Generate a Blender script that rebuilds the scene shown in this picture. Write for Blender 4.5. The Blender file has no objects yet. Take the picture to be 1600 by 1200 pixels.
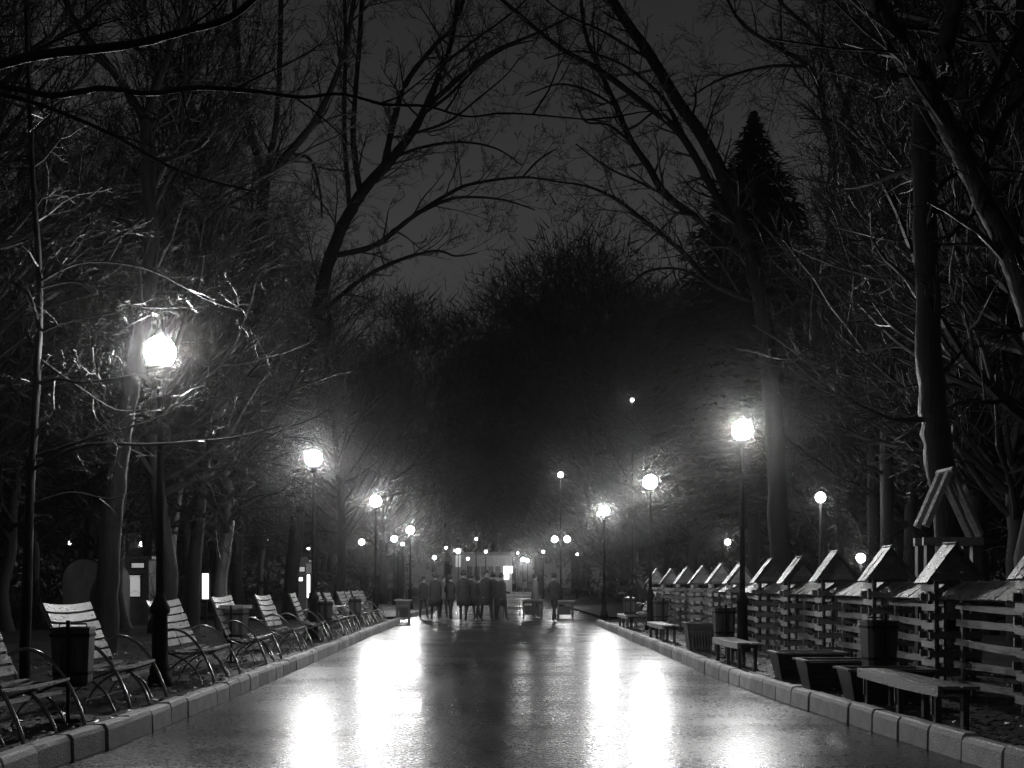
import bpy, math, random
from mathutils import Vector, Matrix

S = bpy.context.scene
COL = S.collection
R = math.radians
F_PX, VPX, VPY, CAM_H = 1900.0, 770.0, 914.0, 1.3      # camera geometry measured from the kerbs and lamp posts

# ------------------------------------------------------------------ camera
cam_d = bpy.data.cameras.new("camera")
cam = bpy.data.objects.new("camera", cam_d)
COL.objects.link(cam)
cam.location = (0, 0, CAM_H)
cam.rotation_euler = (R(90), 0, 0)
cam_d.sensor_width = 36
cam_d.lens = 36 * F_PX / 1600
cam_d.shift_x = (800 - VPX) / 1600
cam_d.shift_y = (VPY - 600) / 1600
cam_d.clip_end = 2000
S.camera = cam

# ------------------------------------------------------------------ night sky (light-polluted low cloud, no moon)
W = bpy.data.worlds.new("World")
S.world = W
W.use_nodes = True
nt = W.node_tree
bg = nt.nodes["Background"]
tc = nt.nodes.new("ShaderNodeTexCoord")
sx = nt.nodes.new("ShaderNodeSeparateXYZ")
rp = nt.nodes.new("ShaderNodeValToRGB")
nt.links.new(tc.outputs["Generated"], sx.inputs[0])
nt.links.new(sx.outputs["Z"], rp.inputs[0])
wn = nt.nodes.new("ShaderNodeTexNoise")
wn.inputs["Scale"].default_value = 2.2
wn.inputs["Detail"].default_value = 6
nt.links.new(tc.outputs["Generated"], wn.inputs["Vector"])
wr = nt.nodes.new("ShaderNodeMapRange")
wr.inputs[1].default_value, wr.inputs[2].default_value, wr.inputs[3].default_value, wr.inputs[4].default_value = .3, .7, .82, 1.16
nt.links.new(wn.outputs["Fac"], wr.inputs[0])
wm = nt.nodes.new("ShaderNodeVectorMath")
wm.operation = 'SCALE'
nt.links.new(rp.outputs[0], wm.inputs[0])
nt.links.new(wr.outputs[0], wm.inputs["Scale"])
nt.links.new(wm.outputs[0], bg.inputs[0])
rp.color_ramp.elements[0].position = 0.0
rp.color_ramp.elements[0].color = (.056, .056, .056, 1)
rp.color_ramp.elements[1].position = 1.0
rp.color_ramp.elements[1].color = (.016, .016, .016, 1)
for p, v in ((.25, .048), (.36, .029), (.45, .021)):
    e = rp.color_ramp.elements.new(p)
    e.color = (v, v, v, 1)
bg.inputs[1].default_value = 1.0

S.view_settings.view_transform = 'Standard'
S.view_settings.look = 'None'
S.view_settings.exposure = 0.0
S.view_settings.gamma = 1.0
S.view_settings.use_curve_mapping = False
S.render.engine = 'CYCLES'
S.cycles.use_denoising = True
S.cycles.denoising_input_passes = 'RGB_ALBEDO_NORMAL'
S.cycles.max_bounces = 4
S.cycles.diffuse_bounces = 1
S.cycles.glossy_bounces = 2
S.cycles.volume_bounces = 0
S.cycles.sample_clamp_indirect = 3.0
S.cycles.sample_clamp_direct = 0.0
S.cycles.use_light_tree = True
HAZE_DENSITY = 0.0007
LAMP = 400.0

def at(px, py, d):
    return Vector(((px - VPX) / F_PX * d, d, CAM_H - (py - VPY) / F_PX * d))

# ------------------------------------------------------------------ materials
def g(v):
    return (v, v, v, 1)

def mat(name, base, rough=.6, metal=0.0, var=.35, scale=6.0, bump=0.0, bscale=40.0, spec=.5, stretch=(1, 1, 1), rvar=0.0, coat=0.0):
    m = bpy.data.materials.new(name)
    m.use_nodes = True
    t = m.node_tree
    b = t.nodes["Principled BSDF"]
    b.inputs["Roughness"].default_value = rough
    b.inputs["Metallic"].default_value = metal
    b.inputs["Specular IOR Level"].default_value = spec
    b.inputs["Coat Weight"].default_value = coat
    b.inputs["Coat Roughness"].default_value = .12
    c = t.nodes.new("ShaderNodeTexCoord")
    mp = t.nodes.new("ShaderNodeMapping")
    mp.inputs["Scale"].default_value = stretch
    t.links.new(c.outputs["Object"], mp.inputs[0])
    n = t.nodes.new("ShaderNodeTexNoise")
    n.inputs["Scale"].default_value = scale
    n.inputs["Detail"].default_value = 6
    n.inputs["Roughness"].default_value = .65
    t.links.new(mp.outputs[0], n.inputs["Vector"])
    cr = t.nodes.new("ShaderNodeValToRGB")
    cr.color_ramp.elements[0].position = .3
    cr.color_ramp.elements[1].position = .72
    cr.color_ramp.elements[0].color = g(base * (1 - var))
    cr.color_ramp.elements[1].color = g(base * (1 + var))
    t.links.new(n.outputs["Fac"], cr.inputs[0])
    t.links.new(cr.outputs[0], b.inputs["Base Color"])
    if name in ("kerb_concrete", "weathered_wood", "painted_slat", "shingle", "gable_board"):   # each piece aged a little differently
        oi = t.nodes.new("ShaderNodeObjectInfo")
        q = t.nodes.new("ShaderNodeMapRange")
        q.inputs[3].default_value, q.inputs[4].default_value = .68, 1.22
        t.links.new(oi.outputs["Random"], q.inputs[0])
        vm = t.nodes.new("ShaderNodeVectorMath")
        vm.operation = 'SCALE'
        t.links.new(cr.outputs[0], vm.inputs[0])
        t.links.new(q.outputs[0], vm.inputs["Scale"])
        t.links.new(vm.outputs[0], b.inputs["Base Color"])
    if rvar:
        mr = t.nodes.new("ShaderNodeMapRange")
        mr.inputs[1].default_value, mr.inputs[2].default_value = .3, .7
        mr.inputs[3].default_value, mr.inputs[4].default_value = rough - rvar, rough + rvar
        t.links.new(n.outputs["Fac"], mr.inputs[0])
        t.links.new(mr.outputs[0], b.inputs["Roughness"])
    if bump:
        n2 = t.nodes.new("ShaderNodeTexNoise")
        n2.inputs["Scale"].default_value = bscale
        n2.inputs["Detail"].default_value = 5
        t.links.new(mp.outputs[0], n2.inputs["Vector"])
        bp = t.nodes.new("ShaderNodeBump")
        bp.inputs["Strength"].default_value = bump
        bp.inputs["Distance"].default_value = .02
        t.links.new(n2.outputs["Fac"], bp.inputs["Height"])
        t.links.new(bp.outputs[0], b.inputs["Normal"])
    return m

def glow(name, strength):
    m = bpy.data.materials.new(name)
    m.use_nodes = True
    t = m.node_tree
    b = t.nodes["Principled BSDF"]
    b.inputs["Base Color"].default_value = g(.8)
    b.inputs["Emission Color"].default_value = g(1)
    b.inputs["Emission Strength"].default_value = strength
    return m

M = dict(
    bark=mat("bark", .013, .6, 0, .5, 9, 1.0, 22, .12, (1, 1, .25)),
    shadebark=mat("shaded_bark", .005, .7, 0, .5, 9, 1.0, 22, .06, (1, 1, .25)),  # shade put into the colour: bark darkened so the arching trees look unlit
    palebark=mat("pale_bark", .045, .5, 0, .6, 7, .6, 22, .5, (1, 1, 2.2)),
    twig=mat("twig", .013, .42, 0, .4, 8, 0, 40, .2),
    needle=mat("needle", .010, .7, 0, .4, 5, 0, 40, .15),
    leaf=mat("leaf", .018, .5, 0, .5, 3),
    wood=mat("weathered_wood", .19, .36, 0, .45, 7, .5, 30, .5, (3, .6, 3), .12),
    slat=mat("painted_slat", .25, .33, 0, .55, 9, .35, 40, .5, (3, 1, 3), .12),
    shingle=mat("shingle", .05, .34, 0, .5, 16, .8, 60, .5, (1, 1, 1), .14),
    gable=mat("gable_board", .15, .5, 0, .35, 9, .3, 40),
    darkwood=mat("dark_wood", .06, .5, 0, .4, 9, .3, 40),
    metal=mat("bench_metal", .25, .24, .9, .2, 20),
    iron=mat("painted_iron", .006, .6, 0, .3, 20, .2, 60, .12),
    bin=mat("bin_metal", .03, .45, 0, .4, 12, .2, 50),
    kerb=mat("kerb_concrete", .47, .5, 0, .35, 5, .6, 60, .4, (1, 1, 1), .1),
    soil=mat("soil", .022, .55, 0, .6, 5, 1.0, 14, .4, (1, 1, 1), .2),
    tentm=mat("tent_canvas", .09, .7),
    wall=mat("pale_wall", .32, .6, 0, .3, 3, .2, 30),
    darkwall=mat("dark_wall", .1, .6, 0, .3, 3),
    roofm=mat("roof_sheet", .12, .4, 0, .3, 5),
    coat=mat("dark_coat", .022, .8, 0, .4, 9),
    coat2=mat("grey_coat", .10, .8, 0, .4, 9),
    skin=mat("skin", .28, .5, 0, .1, 9),
    hair=mat("hair", .02, .5, 0, .3, 30),
    litter=mat("litter_leaf", .12, .35, 0, .6, 2),
    globe=glow("lamp_globe", 6.0),
    globe_far=glow("far_lamp_globe", 5.0),
    globe_dim=glow("dim_lamp_globe", 4.0),
    litwin=glow("lit_window", 1.6),
    litdim=glow("dim_lit_window", .30),
    tubeglow=glow("lit_tube", 6.0),
    litdoor=glow("lit_doorway", 3.0),
)

# wet asphalt: fine grain that sparkles, shallow ripples of water across the path, duller dry patches
def asphalt():
    m = bpy.data.materials.new("wet_asphalt")
    m.use_nodes = True
    t = m.node_tree
    N, L = t.nodes, t.links
    b = N["Principled BSDF"]
    c = N.new("ShaderNodeTexCoord")
    def noise(scale, detail, stretch, rough=.6):
        mp = N.new("ShaderNodeMapping")
        mp.inputs["Scale"].default_value = stretch
        L.new(c.outputs["Object"], mp.inputs[0])
        n = N.new("ShaderNodeTexNoise")
        n.inputs["Scale"].default_value = scale
        n.inputs["Detail"].default_value = detail
        n.inputs["Roughness"].default_value = rough
        L.new(mp.outputs[0], n.inputs["Vector"])
        return n.outputs["Fac"]
    def rng(src, a, b_, lo, hi):
        r = N.new("ShaderNodeMapRange")
        r.inputs[1].default_value, r.inputs[2].default_value = a, b_
        r.inputs[3].default_value, r.inputs[4].default_value = lo, hi
        L.new(src, r.inputs[0])
        return r.outputs[0]
    def math_(op, a, b_):
        q = N.new("ShaderNodeMath")
        q.operation = op
        for i, v in enumerate((a, b_)):
            if isinstance(v, (int, float)):
                q.inputs[i].default_value = v
            else:
                L.new(v, q.inputs[i])
        return q.outputs[0]
    patch = noise(.55, 5, (1, .8, 1))
    band = noise(1.0, 4, (.35, 2.2, 1))
    grain = noise(85, 4, (1, 1, 1), .75)
    mid = noise(24, 3, (1, 1, 1))
    vo = N.new("ShaderNodeTexVoronoi")
    vo.inputs["Scale"].default_value = 48
    L.new(c.outputs["Object"], vo.inputs["Vector"])
    cell = vo.outputs["Distance"]
    sep = N.new("ShaderNodeSeparateColor")
    L.new(vo.outputs["Color"], sep.inputs[0])
    cellr = sep.outputs[0]
    col = rng(patch, .3, .7, .014, .030)
    colg = math_('MULTIPLY', col, rng(cellr, 0, 1, .45, 1.7))
    cc = N.new("ShaderNodeCombineColor")
    for i in range(3):
        L.new(colg, cc.inputs[i])
    L.new(cc.outputs[0], b.inputs["Base Color"])
    ro = math_('ADD', rng(patch, .35, .68, .18, .30), rng(band, .35, .65, -.015, .03))
    ro = math_('ADD', ro, rng(cellr, 0, 1, -.05, .10))
    L.new(ro, b.inputs["Roughness"])
    b.inputs["Specular IOR Level"].default_value = .75
    b.inputs["IOR"].default_value = 1.4
    h = math_('ADD', math_('MULTIPLY', grain, .5), math_('ADD', math_('MULTIPLY', cell, -.9), math_('MULTIPLY', mid, .25)))
    bp = N.new("ShaderNodeBump")
    bp.inputs["Strength"].default_value = .25
    bp.inputs["Distance"].default_value = .004
    L.new(h, bp.inputs["Height"])
    L.new(bp.outputs[0], b.inputs["Normal"])
    return m
M['asphalt'] = asphalt()

# ------------------------------------------------------------------ mesh helpers
class MB:
    """collects boxes, tubes, prisms and builds ONE mesh"""
    def __init__(s):
        s.v, s.f = [], []
    def box(s, c, d, rot=None):
        x, y, z = d[0] / 2, d[1] / 2, d[2] / 2
        n = len(s.v)
        for q in ((-x, -y, -z), (x, -y, -z), (x, y, -z), (-x, y, -z), (-x, -y, z), (x, -y, z), (x, y, z), (-x, y, z)):
            q = Vector(q)
            if rot:
                q = rot @ q
            s.v.append((q.x + c[0], q.y + c[1], q.z + c[2]))
        for f in ((0, 3, 2, 1), (4, 5, 6, 7), (0, 1, 5, 4), (1, 2, 6, 5), (2, 3, 7, 6), (3, 0, 4, 7)):
            s.f.append(tuple(n + i for i in f))
        return s
    def tube(s, pts, rad, sides=6, cap=True, jit=0.0, rj=None):
        k = len(pts)
        n0 = len(s.v)
        V, Fc = s.v, s.f
        cs = [(math.cos(2 * math.pi * j / sides), math.sin(2 * math.pi * j / sides)) for j in range(sides)]
        for i in range(k):
            a = pts[max(i - 1, 0)]
            b = pts[min(i + 1, k - 1)]
            tx, ty, tz = b[0] - a[0], b[1] - a[1], b[2] - a[2]
            l = math.sqrt(tx * tx + ty * ty + tz * tz) or 1e-6
            tx /= l; ty /= l; tz /= l
            if abs(tz) < .93:
                ux, uy, uz = ty, -tx, 0.0
            else:
                ux, uy, uz = 0.0, tz, -ty
            l = math.sqrt(ux * ux + uy * uy + uz * uz) or 1e-6
            ux /= l; uy /= l; uz /= l
            wx, wy, wz = ty * uz - tz * uy, tz * ux - tx * uz, tx * uy - ty * ux
            r = rad[i] if not isinstance(rad, (int, float)) else rad
            px, py, pz = pts[i][0], pts[i][1], pts[i][2]
            if jit and rj.random() < .15: r *= 1.06
            for c, sn in cs:
                q = r * (1 + rj.uniform(-jit, jit)) if jit else r
                c *= q; sn *= q
                V.append((px + ux * c + wx * sn, py + uy * c + wy * sn, pz + uz * c + wz * sn))
        for i in range(k - 1):
            a = n0 + i * sides
            for j in range(sides):
                j2 = (j + 1) % sides
                Fc.append((a + j, a + j2, a + sides + j2, a + sides + j))
        if cap:
            Fc.append(tuple(n0 + j for j in range(sides))[::-1])
            Fc.append(tuple(n0 + (k - 1) * sides + j for j in range(sides)))
        return s
    def lathe(s, prof, sides=16, c=(0, 0)):
        pts = [(c[0], c[1], z) for r, z in prof]
        n0 = len(s.v)
        for (r, z) in prof:
            for j in range(sides):
                a = 2 * math.pi * j / sides
                s.v.append((c[0] + r * math.cos(a), c[1] + r * math.sin(a), z))
        for i in range(len(prof) - 1):
            a = n0 + i * sides
            for j in range(sides):
                j2 = (j + 1) % sides
                s.f.append((a + j, a + j2, a + sides + j2, a + sides + j))
        s.f.append(tuple(n0 + j for j in range(sides))[::-1])
        s.f.append(tuple(n0 + (len(prof) - 1) * sides + j for j in range(sides)))
        return s
    def poly(s, pts, faces):
        n = len(s.v)
        s.v += [tuple(p) for p in pts]
        s.f += [tuple(n + i for i in f) for f in faces]
        return s
    def mesh(s, name, m, smooth=False):
        me = bpy.data.meshes.new(name)
        me.from_pydata(s.v, [], s.f)
        me.materials.append(m)
        if smooth:
            me.polygons.foreach_set("use_smooth", [True] * len(me.polygons))
        me.update()
        return me
    def build(s, name, m, parent=None, smooth=False, loc=None):
        return put(name, s.mesh(name, m, smooth), parent, loc)

def put(name, me, parent=None, loc=None, rot=None, scale=None):
    o = bpy.data.objects.new(name, me)
    COL.objects.link(o)
    if parent:
        o.parent = parent
    if loc is not None:
        o.location = loc
    if rot is not None:
        o.rotation_euler = rot
    if scale is not None:
        o.scale = scale
    return o

def tag(o, label=None, cat=None, group=None, kind=None):
    if label: o['label'] = label
    if cat: o['category'] = cat
    if group: o['group'] = group
    if kind: o['kind'] = kind
    return o

def empty(name, loc=(0, 0, 0), rz=0, label=None, cat=None, group=None):
    o = bpy.data.objects.new(name, None)
    COL.objects.link(o)
    o.location = loc
    o.rotation_euler = (0, 0, rz)
    o.empty_display_size = .2
    return tag(o, label, cat, group)

def bulb(par, z, r, radiance, x=0):
    """the light of an opal globe: a spherical lamp filling it"""
    key = (r, radiance)
    if key not in BULBS:
        d = bpy.data.lights.new("bulb", 'POINT')
        d.shadow_soft_size = r
        d.use_soft_falloff = False
        d.energy = 4 * math.pi * math.pi * r * r * radiance
        BULBS[key] = d
    o = put("bulb", BULBS[key], par, (x, 0, z))
    return o
BULBS = {}
GLOW = dict(globe=LAMP, globe_far=60.0, globe_dim=25.0)
def copy_tree(o, parent=None):
    c = o.copy()
    COL.objects.link(c)
    if parent:
        c.parent = parent
    for ch in list(o.children):
        copy_tree(ch, c)
    return c

def sphere_mesh(name, r, m, seg=14, rings=9, zs=1.0):
    b = MB()
    prof = [(max(r * math.sin(math.pi * i / rings), .001), -r * zs * math.cos(math.pi * i / rings)) for i in range(rings + 1)]
    b.lathe(prof, seg)
    return b.mesh(name, m, True)

def lerp_tab(tab, y):
    if y <= tab[0][0]: return tab[0][1]
    for (a, va), (b, vb) in zip(tab, tab[1:]):
        if y <= b:
            return va + (vb - va) * (y - a) / (b - a)
    return tab[-1][1]

LK = [(2, -3.25), (8.7, -3.13), (9.9, -3.03), (13.5, -2.98), (19.3, -3.0), (30, -3.08), (42, -3.14)]
RK = [(2, 3.95), (7, 3.62), (9.45, 3.43), (14, 3.2), (17, 3.12), (22, 3.18), (30, 3.25), (39, 3.32)]
def kl(y): return lerp_tab(LK, y)
def kr(y): return lerp_tab(RK, y)
SOIL = .09

# ------------------------------------------------------------------ ground, road
def sheet(name, x0, x1, y0, y1, z, m, nx=1, ny=1, jig=0.0, edge=None, seed=1):
    rr = random.Random(seed)
    b = MB()
    vs = []
    for j in range(ny + 1):
        y = y0 + (y1 - y0) * j / ny
        for i in range(nx + 1):
            a, c = (edge(y) if edge else (x0, x1))
            t = i / nx
            x = a + (c - a) * t
            zz = z + (rr.uniform(-jig, jig) if (0 < i < nx and 0 < j < ny) else 0)
            vs.append((x, y, zz))
    fs = [(j * (nx + 1) + i, j * (nx + 1) + i + 1, (j + 1) * (nx + 1) + i + 1, (j + 1) * (nx + 1) + i) for j in range(ny) for i in range(nx)]
    b.poly(vs, fs)
    o = b.build(name, m, smooth=True)
    tag(o, kind='structure')
    return o

sheet("ground", -400, 400, -60, 600, -.03, M['soil'])
sheet("path", 0, 0, -4, 150, 0.0, M['asphalt'], 8, 72, edge=lambda y: (kl(y) - .04 if y < 41.6 else -12, kr(y) + .04 if y < 39.4 else 12) if y < 60 else (-9, 9))
sheet("verge_left", 0, 0, -4, 41.4, SOIL, M['soil'], 44, 60, .018, edge=lambda y: (-60, kl(y) - .12), seed=3)
sheet("verge_right", 0, 0, -4, 39.0, SOIL, M['soil'], 44, 60, .018, edge=lambda y: (kr(y) + .12, 60), seed=4)
sheet("verge_far_left", -60, -3.3, 46.5, 110, SOIL, M['soil'], 20, 30, .02, seed=5)
sheet("verge_far_right", 4.2, 60, 46.5, 110, SOIL, M['soil'], 20, 30, .02, seed=6)

rk = random.Random(11)
def kerb_row(name, fn, y0, y1, side, step=.6):
    """a dark mortar bed with single concrete stones standing proud of it"""
    bed = MB()
    n = int((y1 - y0) / step)
    for i in range(n):
        ya, yb = y0 + i * step, y0 + (i + 1) * step
        xa, xb = fn(ya), fn(yb)
        for (p, q, z) in ((ya, yb, .115),):
            s_ = side
            a = xa + s_ * .05; b = xb + s_ * .05
            bed.poly([(a, p, -.02), (b, q, -.02), (b, q, z), (a, p, z), (a + s_ * .08, p, -.02), (b + s_ * .08, q, -.02), (b + s_ * .08, q, z), (a + s_ * .08, p, z)],
                     [(0, 1, 2, 3), (3, 2, 6, 7), (7, 6, 5, 4)])
    o = bed.build(name, M['darkwall'])
    tag(o, kind='structure')
    meshes = []
    for k in range(4):
        b = MB()
        hl = step / 2 - .010 - .003 * k
        h = .190 + .003 * k
        pr = [(0, -.02), (.004, .15), (.02, h - .012), (.035, h), (.13, h - .003), (.15, h - .02), (.15, -.02)]
        vs = []
        for yy in (-hl, -hl * .33, hl * .33, hl):
            for (x, z) in pr:
                vs.append((side * (x + (rk.uniform(-.002, .002))), yy, z + (rk.uniform(-.003, .003) if z > .1 else 0)))
        m_ = len(pr)
        fs = []
        for r_ in range(3):
            for i in range(m_ - 1):
                q = (r_ * m_ + i, (r_ + 1) * m_ + i, (r_ + 1) * m_ + i + 1, r_ * m_ + i + 1)
                fs.append(q if side < 0 else q[::-1])
        fs.append(tuple(range(m_)))
        fs.append(tuple(3 * m_ + i for i in range(m_))[::-1])
        b.poly(vs, fs)
        meshes.append(b.mesh("kerb_stone", M['kerb']))
    for i in range(n):
        yc = y0 + (i + .5) * step
        ang = -math.atan2(fn(yc + .3) - fn(yc - .3), .6)
        c = put("kerb_stone", rk.choice(meshes), o, (fn(yc) + rk.uniform(-.009, .009), yc, rk.uniform(-.009, .007)),
                (rk.uniform(-.006, .006), rk.uniform(-.015, .015), ang + rk.uniform(-.008, .008)))
kerb_row("kerb_left", kl, 5.4, 41.4, -1)
kerb_row("kerb_right", kr, 5.4, 39.1, 1)
kerb_row("kerb_far_left", lambda y: -3.35 + (y - 46) * .033, 46, 62, -1)

# ------------------------------------------------------------------ trees
def grow(B, p, d, L, r, lvl, rg, up=.05, curl=.22, dens=1.0, rmin=.0035):
    n = 3 if L < .5 else (4 if L < 1.2 else (6 if L < 3 else 9))
    st = L / n
    pts = [tuple(p)]
    rad = [r]
    dirs = []
    dx, dy, dz = d
    x, y, z = p
    for i in range(n):
        dx += rg.uniform(-curl, curl); dy += rg.uniform(-curl, curl); dz += rg.uniform(-curl, curl) + up
        l = math.sqrt(dx * dx + dy * dy + dz * dz) or 1
        dx /= l; dy /= l; dz /= l
        x += dx * st; y += dy * st; z += dz * st
        pts.append((x, y, z))
        dirs.append((dx, dy, dz))
        rad.append(max(r * (1 - .72 * (i + 1) / n), rmin * .6))
    B.tube(pts, rad, 6 if r > .04 else (4 if r > .014 else 3), False)
    if lvl <= 0:
        return
    k = max(2, int((5 + L * 1.3) * dens))
    for j in range(k):
        t = rg.uniform(.18, 1.0)
        i = min(int(t * n), n - 1)
        f = t * n - i
        q = tuple(pts[i][a] + (pts[i + 1][a] - pts[i][a]) * f for a in range(3))
        bd = dirs[i]
        rv = [rg.gauss(0, 1) for _ in range(3)]
        dot = sum(rv[a] * bd[a] for a in range(3))
        rv = [rv[a] - dot * bd[a] for a in range(3)]
        l = math.sqrt(sum(a * a for a in rv)) or 1
        sp = rg.uniform(.55, 1.15)
        nd = [bd[a] + rv[a] / l * sp for a in range(3)]
        l = math.sqrt(sum(a * a for a in nd))
        nd = [a / l for a in nd]
        cr = rad[i] * rg.uniform(.4, .65)
        cl = L * rg.uniform(.32, .6) * (1.15 - .5 * t)
        if cr < rmin: cr = rmin
        grow(B, q, nd, cl, cr, lvl - 1, rg, up, curl * 1.1, dens, rmin)

def smooth_path(P, k=4):
    out = []
    n = len(P)
    for i in range(n - 1):
        p0, p1, p2, p3 = P[max(i - 1, 0)], P[i], P[i + 1], P[min(i + 2, n - 1)]
        for j in range(k):
            t = j / k
            out.append(tuple(.5 * ((2 * p1[a]) + (-p0[a] + p2[a]) * t + (2 * p0[a] - 5 * p1[a] + 4 * p2[a] - p3[a]) * t * t + (-p0[a] + 3 * p1[a] - 3 * p2[a] + p3[a]) * t ** 3) for a in range(4)))
    out.append(tuple(P[-1]))
    return out

def hero_tree(name, label, D, trunk, limbs, seed, twig_len=1.5, dens=1.0, lvl=2, curl=.2, up=.03, step=.42, bark='bark', trunk_twigs_from=3.2, depth_var=1.2, rmin=.0045):
    """trunk, limbs: lists of (px, py, width px) at distance D; limbs also bend away in depth"""
    rg = random.Random(seed)
    s = F_PX / D
    if D > 25:
        twig_len *= D / 27; step *= (D / 27) ** .5; rmin *= 1.5 * (D / 27) ** .5
    trunk = [(trunk[0][0], VPY + (CAM_H - SOIL) * s, trunk[0][2])] + trunk[1:]
    base = at(trunk[0][0], trunk[0][1], D)
    base.z = SOIL - .05
    root = empty(name, base, 0, label, "tree")
    def world(P, dd):
        out = []
        for i, (px, py, w) in enumerate(P):
            dist = D + dd * i / max(len(P) - 1, 1)
            q = at(px, py, dist) - base
            out.append((q.x, q.y, q.z, w / s / 2))
        return smooth_path(out, 7)
    tw = world(trunk, 0)
    b = MB()
    tw = [(tw[0][0], tw[0][1], -.1, tw[0][3] * 1.5)] + [(q[0] + rg.uniform(-.1, .1) * q[3], q[1] + rg.uniform(-.1, .1) * q[3], q[2], q[3]) for q in tw]
    b.tube([q[:3] for q in tw], [q[3] for q in tw], 13, True, .06, rg)
    b.build("trunk", M[bark], root, True)
    cr = MB()
    for li, P in enumerate([trunk] + limbs):
        dd = 0 if li == 0 else rg.uniform(-depth_var, depth_var)
        pw = tw if li == 0 else world(P, dd)
        if li:
            lb = MB()
            lb.tube([q[:3] for q in pw], [q[3] for q in pw], 8, True, .08, rg)
            lb.build("limb", M[bark], root, True)
        acc = 0
        for a, c in zip(pw, pw[1:]):
            dv = [c[k] - a[k] for k in range(3)]
            l = math.sqrt(sum(q * q for q in dv)) or 1e-4
            acc += l
            if li == 0 and a[2] < trunk_twigs_from:
                acc = 0
                continue
            while acc > step:
                acc -= step * rg.uniform(.7, 1.3)
                t = rg.random()
                p = [a[k] + dv[k] * t for k in range(3)]
                rv = [rg.gauss(0, 1), rg.gauss(0, .9), rg.gauss(.25, 1)]
                nd = [dv[k] / l * .8 + rv[k] * .6 for k in range(3)]
                ln = math.sqrt(sum(q * q for q in nd)) or 1
                nd = [q / ln for q in nd]
                rr = max(min(a[3] * .42, .05), .009)
                grow(cr, p, nd, twig_len * rg.uniform(.5, 1.25), rr, lvl, rg, up, curl, dens, rmin)
    cr.build("crown", M['twig'], root)
    return root

hero_tree("bare_tree", "broad dark trunk leaning right behind the bench nearest the first left lamp, forked in two", 21,
    [(165, 1024, 38), (172, 850, 33), (190, 700, 28), (214, 550, 25), (237, 400, 22), (232, 280, 20), (227, 185, 18)],
    [[(227, 188, 14), (190, 130, 13), (150, 77, 12), (110, 20, 10), (80, -80, 8)],
     [(227, 188, 13), (247, 130, 11), (268, 70, 10), (295, 0, 9), (320, -90, 7)],
     [(236, 330, 7), (262, 280, 6), (283, 200, 6), (290, 100, 5), (286, 0, 5)],
     [(233, 390, 6), (180, 330, 6), (110, 300, 5), (60, 220, 4), (40, 130, 3)]], 1, dens=.95, lvl=2)
hero_tree("bare_tree", "bare tree with a three-way fork high above the left benches", 34,
    [(300, 1001, 24), (306, 850, 21), (330, 650, 19), (372, 480, 18), (405, 340, 18), (413, 283, 17)],
    [[(413, 283, 12), (385, 180, 11), (370, 80, 9), (364, -90, 8)],
     [(414, 275, 11), (430, 200, 9), (437, 100, 8), (440, -90, 7)],
     [(414, 280, 14), (455, 235, 13), (493, 187, 11), (525, 120, 9), (545, 50, 8), (566, -90, 6)],
     [(450, 240, 5), (485, 250, 5), (500, 300, 4), (503, 340, 3)],
     [(350, 560, 6), (310, 470, 5), (300, 380, 5), (315, 260, 4), (330, 150, 3)]], 2, lvl=2, dens=.95)
hero_tree("bare_tree", "spreading bare tree whose long limbs arch over the path from the left", 47,
    [(452, 989, 24), (464, 800, 22), (476, 620, 20), (503, 450, 20), (531, 360, 18), (538, 348, 16)],
    [[(533, 357, 18), (566, 300, 17), (613, 247, 15), (645, 205, 13), (666, 165, 11), (693, 100, 9), (708, 50, 8), (724, -80, 6)],
     [(662, 172, 9), (716, 123, 8), (766, 83, 6), (843, 50, 4), (896, 23, 3)],
     [(655, 182, 5), (700, 150, 5), (745, 105, 4), (790, 75, 3), (833, 63, 2)],
     [(600, 262, 11), (610, 213, 10), (633, 133, 9), (680, 70, 7), (713, 33, 6), (738, -60, 5)],
     [(563, 303, 10), (552, 220, 9), (555, 150, 8), (562, 60, 7), (569, -80, 6)],
     [(547, 336, 8), (538, 200, 7), (540, 60, 6), (534, -80, 5)],
     [(520, 400, 9), (583, 385, 9), (620, 358, 8), (653, 333, 7), (706, 300, 6), (740, 287, 5), (816, 277, 4), (880, 285, 3)],
     [(653, 334, 5), (700, 312, 5), (740, 308, 4), (790, 313, 3), (836, 328, 2)],
     [(816, 277, 3), (842, 250, 3), (870, 232, 2)],
     [(613, 247, 5), (660, 230, 5), (720, 222, 4), (775, 232, 3), (815, 258, 2)],
     [(693, 100, 5), (745, 60, 4), (800, 20, 3), (850, -30, 2)],
     [(640, 210, 5), (700, 190, 4), (752, 150, 3), (790, 118, 2), (812, 90, 2)],
     [(490, 500, 7), (560, 440, 7), (620, 408, 6), (680, 392, 4), (712, 400, 3), (745, 395, 2)]], 3, bark='shadebark', lvl=3, twig_len=1.3, step=.5, dens=.72, trunk_twigs_from=7)
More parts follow.
